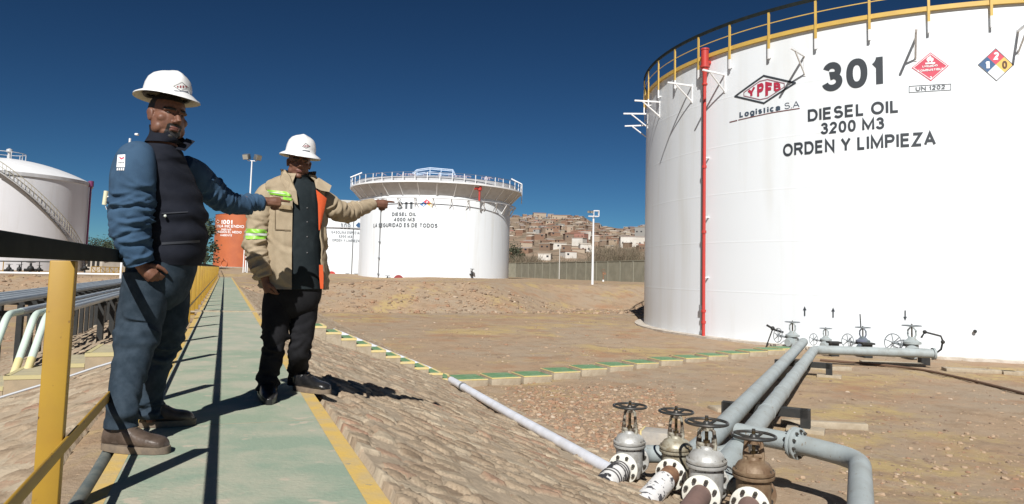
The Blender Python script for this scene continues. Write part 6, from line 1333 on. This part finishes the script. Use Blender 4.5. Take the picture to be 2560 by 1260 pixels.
strip(Tsl, [(615, 571), (668, 574), (667, 583), (614, 582)], "lime_stripe", M_LIME); strip(Tsl, [(614, 582.5), (667, 583.5), (667, 589), (614, 589)], "silver_stripe", M_SILV, off=.006); strip(Tsl, [(614, 589.5), (667, 589.5), (666, 597), (614, 598)], "lime_stripe", M_LIME)
M_BEIGE2 = cloth("beige_pocket", (.33, .25, .15), (.28, .21, .125), 6)
M_STITCH_SHADE = mat("brown_stitching_and_flap_shade", (.17, .125, .075), .9); strip(Tj, [(688, 520.5), (739, 526.5), (739, 528.5), (688, 522.5)], "pocket_line", M_STITCH_SHADE, 10, 1, .012); strip(Tj, [(687, 522), (689, 522), (688.5, 574), (686.5, 574)], "pocket_line", M_STITCH_SHADE, 1, 10, .008)  # stitched pocket seams; the line under the flap also paints its shade
strip(Tj, [(690, 511), (738, 515), (739, 526), (688, 520)], "pocket_flap", M_BEIGE2, 10, 3, .02); strip(Tj, [(688, 572), (736, 575), (736, 577), (688, 574.5)], "pocket_line", M_STITCH_SHADE, 10, 1, .008)
strip(Tj, [(741, 520), (744, 520), (741, 712), (738, 712)], "zip_edge", mat("pale_zip", (.42, .38, .26), .7), 1, 30, .006)
# body
H = .25; fh = R_(156); hf = Vector((math.sin(fh), math.cos(fh), -.05)).normalized(); hr_ = Vector((hf.y, -hf.x, 0)).normalized(); hu = hr_.cross(hf).normalized(); hu = (hu+A2.e*math.sin(R_(5))).normalized(); hr_ = hf.cross(hu).normalized(); hu = hr_.cross(hf).normalized()
hc = Q(748, 408, -.02); mb = MB(); PH = head_parts(mb, hc, H, hf, hr_, hu, 1.02)
mb.tube([Q(747, 440, 0), Q(742, 480, 0), Q(738, 560, 0), Q(737, 700, 0)], [.06, .095, .11, .12], 20); mb.tube([Q(668, 485, -.03), Q(742, 472, 0), Q(815, 492, .02)], [.05, .065, .05], 14)
mb.tube([Q(668, 485, -.03), Q(641, 605, -.09), Q(662, 698, -.14)], [.04, .042, .03], 14); mb.tube([Q(815, 492, .02), Q(856, 530, .09), Q(935, 510, .29), Q(940, 509, .30)], [.04, .042, .029, .028], 14)
mb.tube([Q(735, 690, 0), Q(696, 730, -.02), Q(688, 830, -.05), Q(682, 885, -.04), Q(668, 945, d1), Q(667, 975, d1)], [.06, .05, .045, .035, .03, .028], 12); mb.tube([Q(735, 690, 0), Q(763, 730, .03), Q(755, 830, .02), Q(748, 880, .02), Q(744, 930, d2), Q(744, 960, d2)], [.06, .05, .045, .035, .03, .028], 12)
fingers(mb, Q(663, 700, -.14), -UP*.9+A2.e*.35, -A2.v*.4-A2.e*.9, [(-.026, (.4, .5, .4), .072), (-.009, (.5, .5, .4), .08), (.009, (.55, .6, .4), .076), (.026, (.6, .7, .5), .062)], 1.0, (-1, [(.7, -.6, -.2, .04), (.9, -.1, -.3, .032), (1, .1, -.3, .024)]))
fingers(mb, Q(938, 509, .30), A2.e*1.0+A2.v*.3+UP*.02, UP*.6-A2.v*.8, [(-.026, (-.05, .05, .05), .085), (-.009, (1.1, 1.2, .8), .078), (.009, (1.2, 1.3, .8), .074), (.025, (1.3, 1.4, .8), .06)], 1.08, (-1.0, [(.75, -.4, -.5, .04), (.9, .1, -.5, .032), (.9, .3, -.4, .024)]))
V, F = remeshed(mb, .0036, 5); bd = MB(); bd.v = [tuple(p) for p in V]; bd.f = F; bd.mi = face_mat(V, F, PH, False, hc, H, hf, hr_, hu); body2 = bd.build("body", [M_SKIN, M_HAIR, M_LIP], A2.o, smooth=180, fix=False)
eyes(PH, H, hf, hr_, hu, body2)
hard_hat(PH(0, -.03, .235), hf, hr_, hu, A2.o, [(755, 366), (764, 357), (776, 366), (765, 371)], .98)
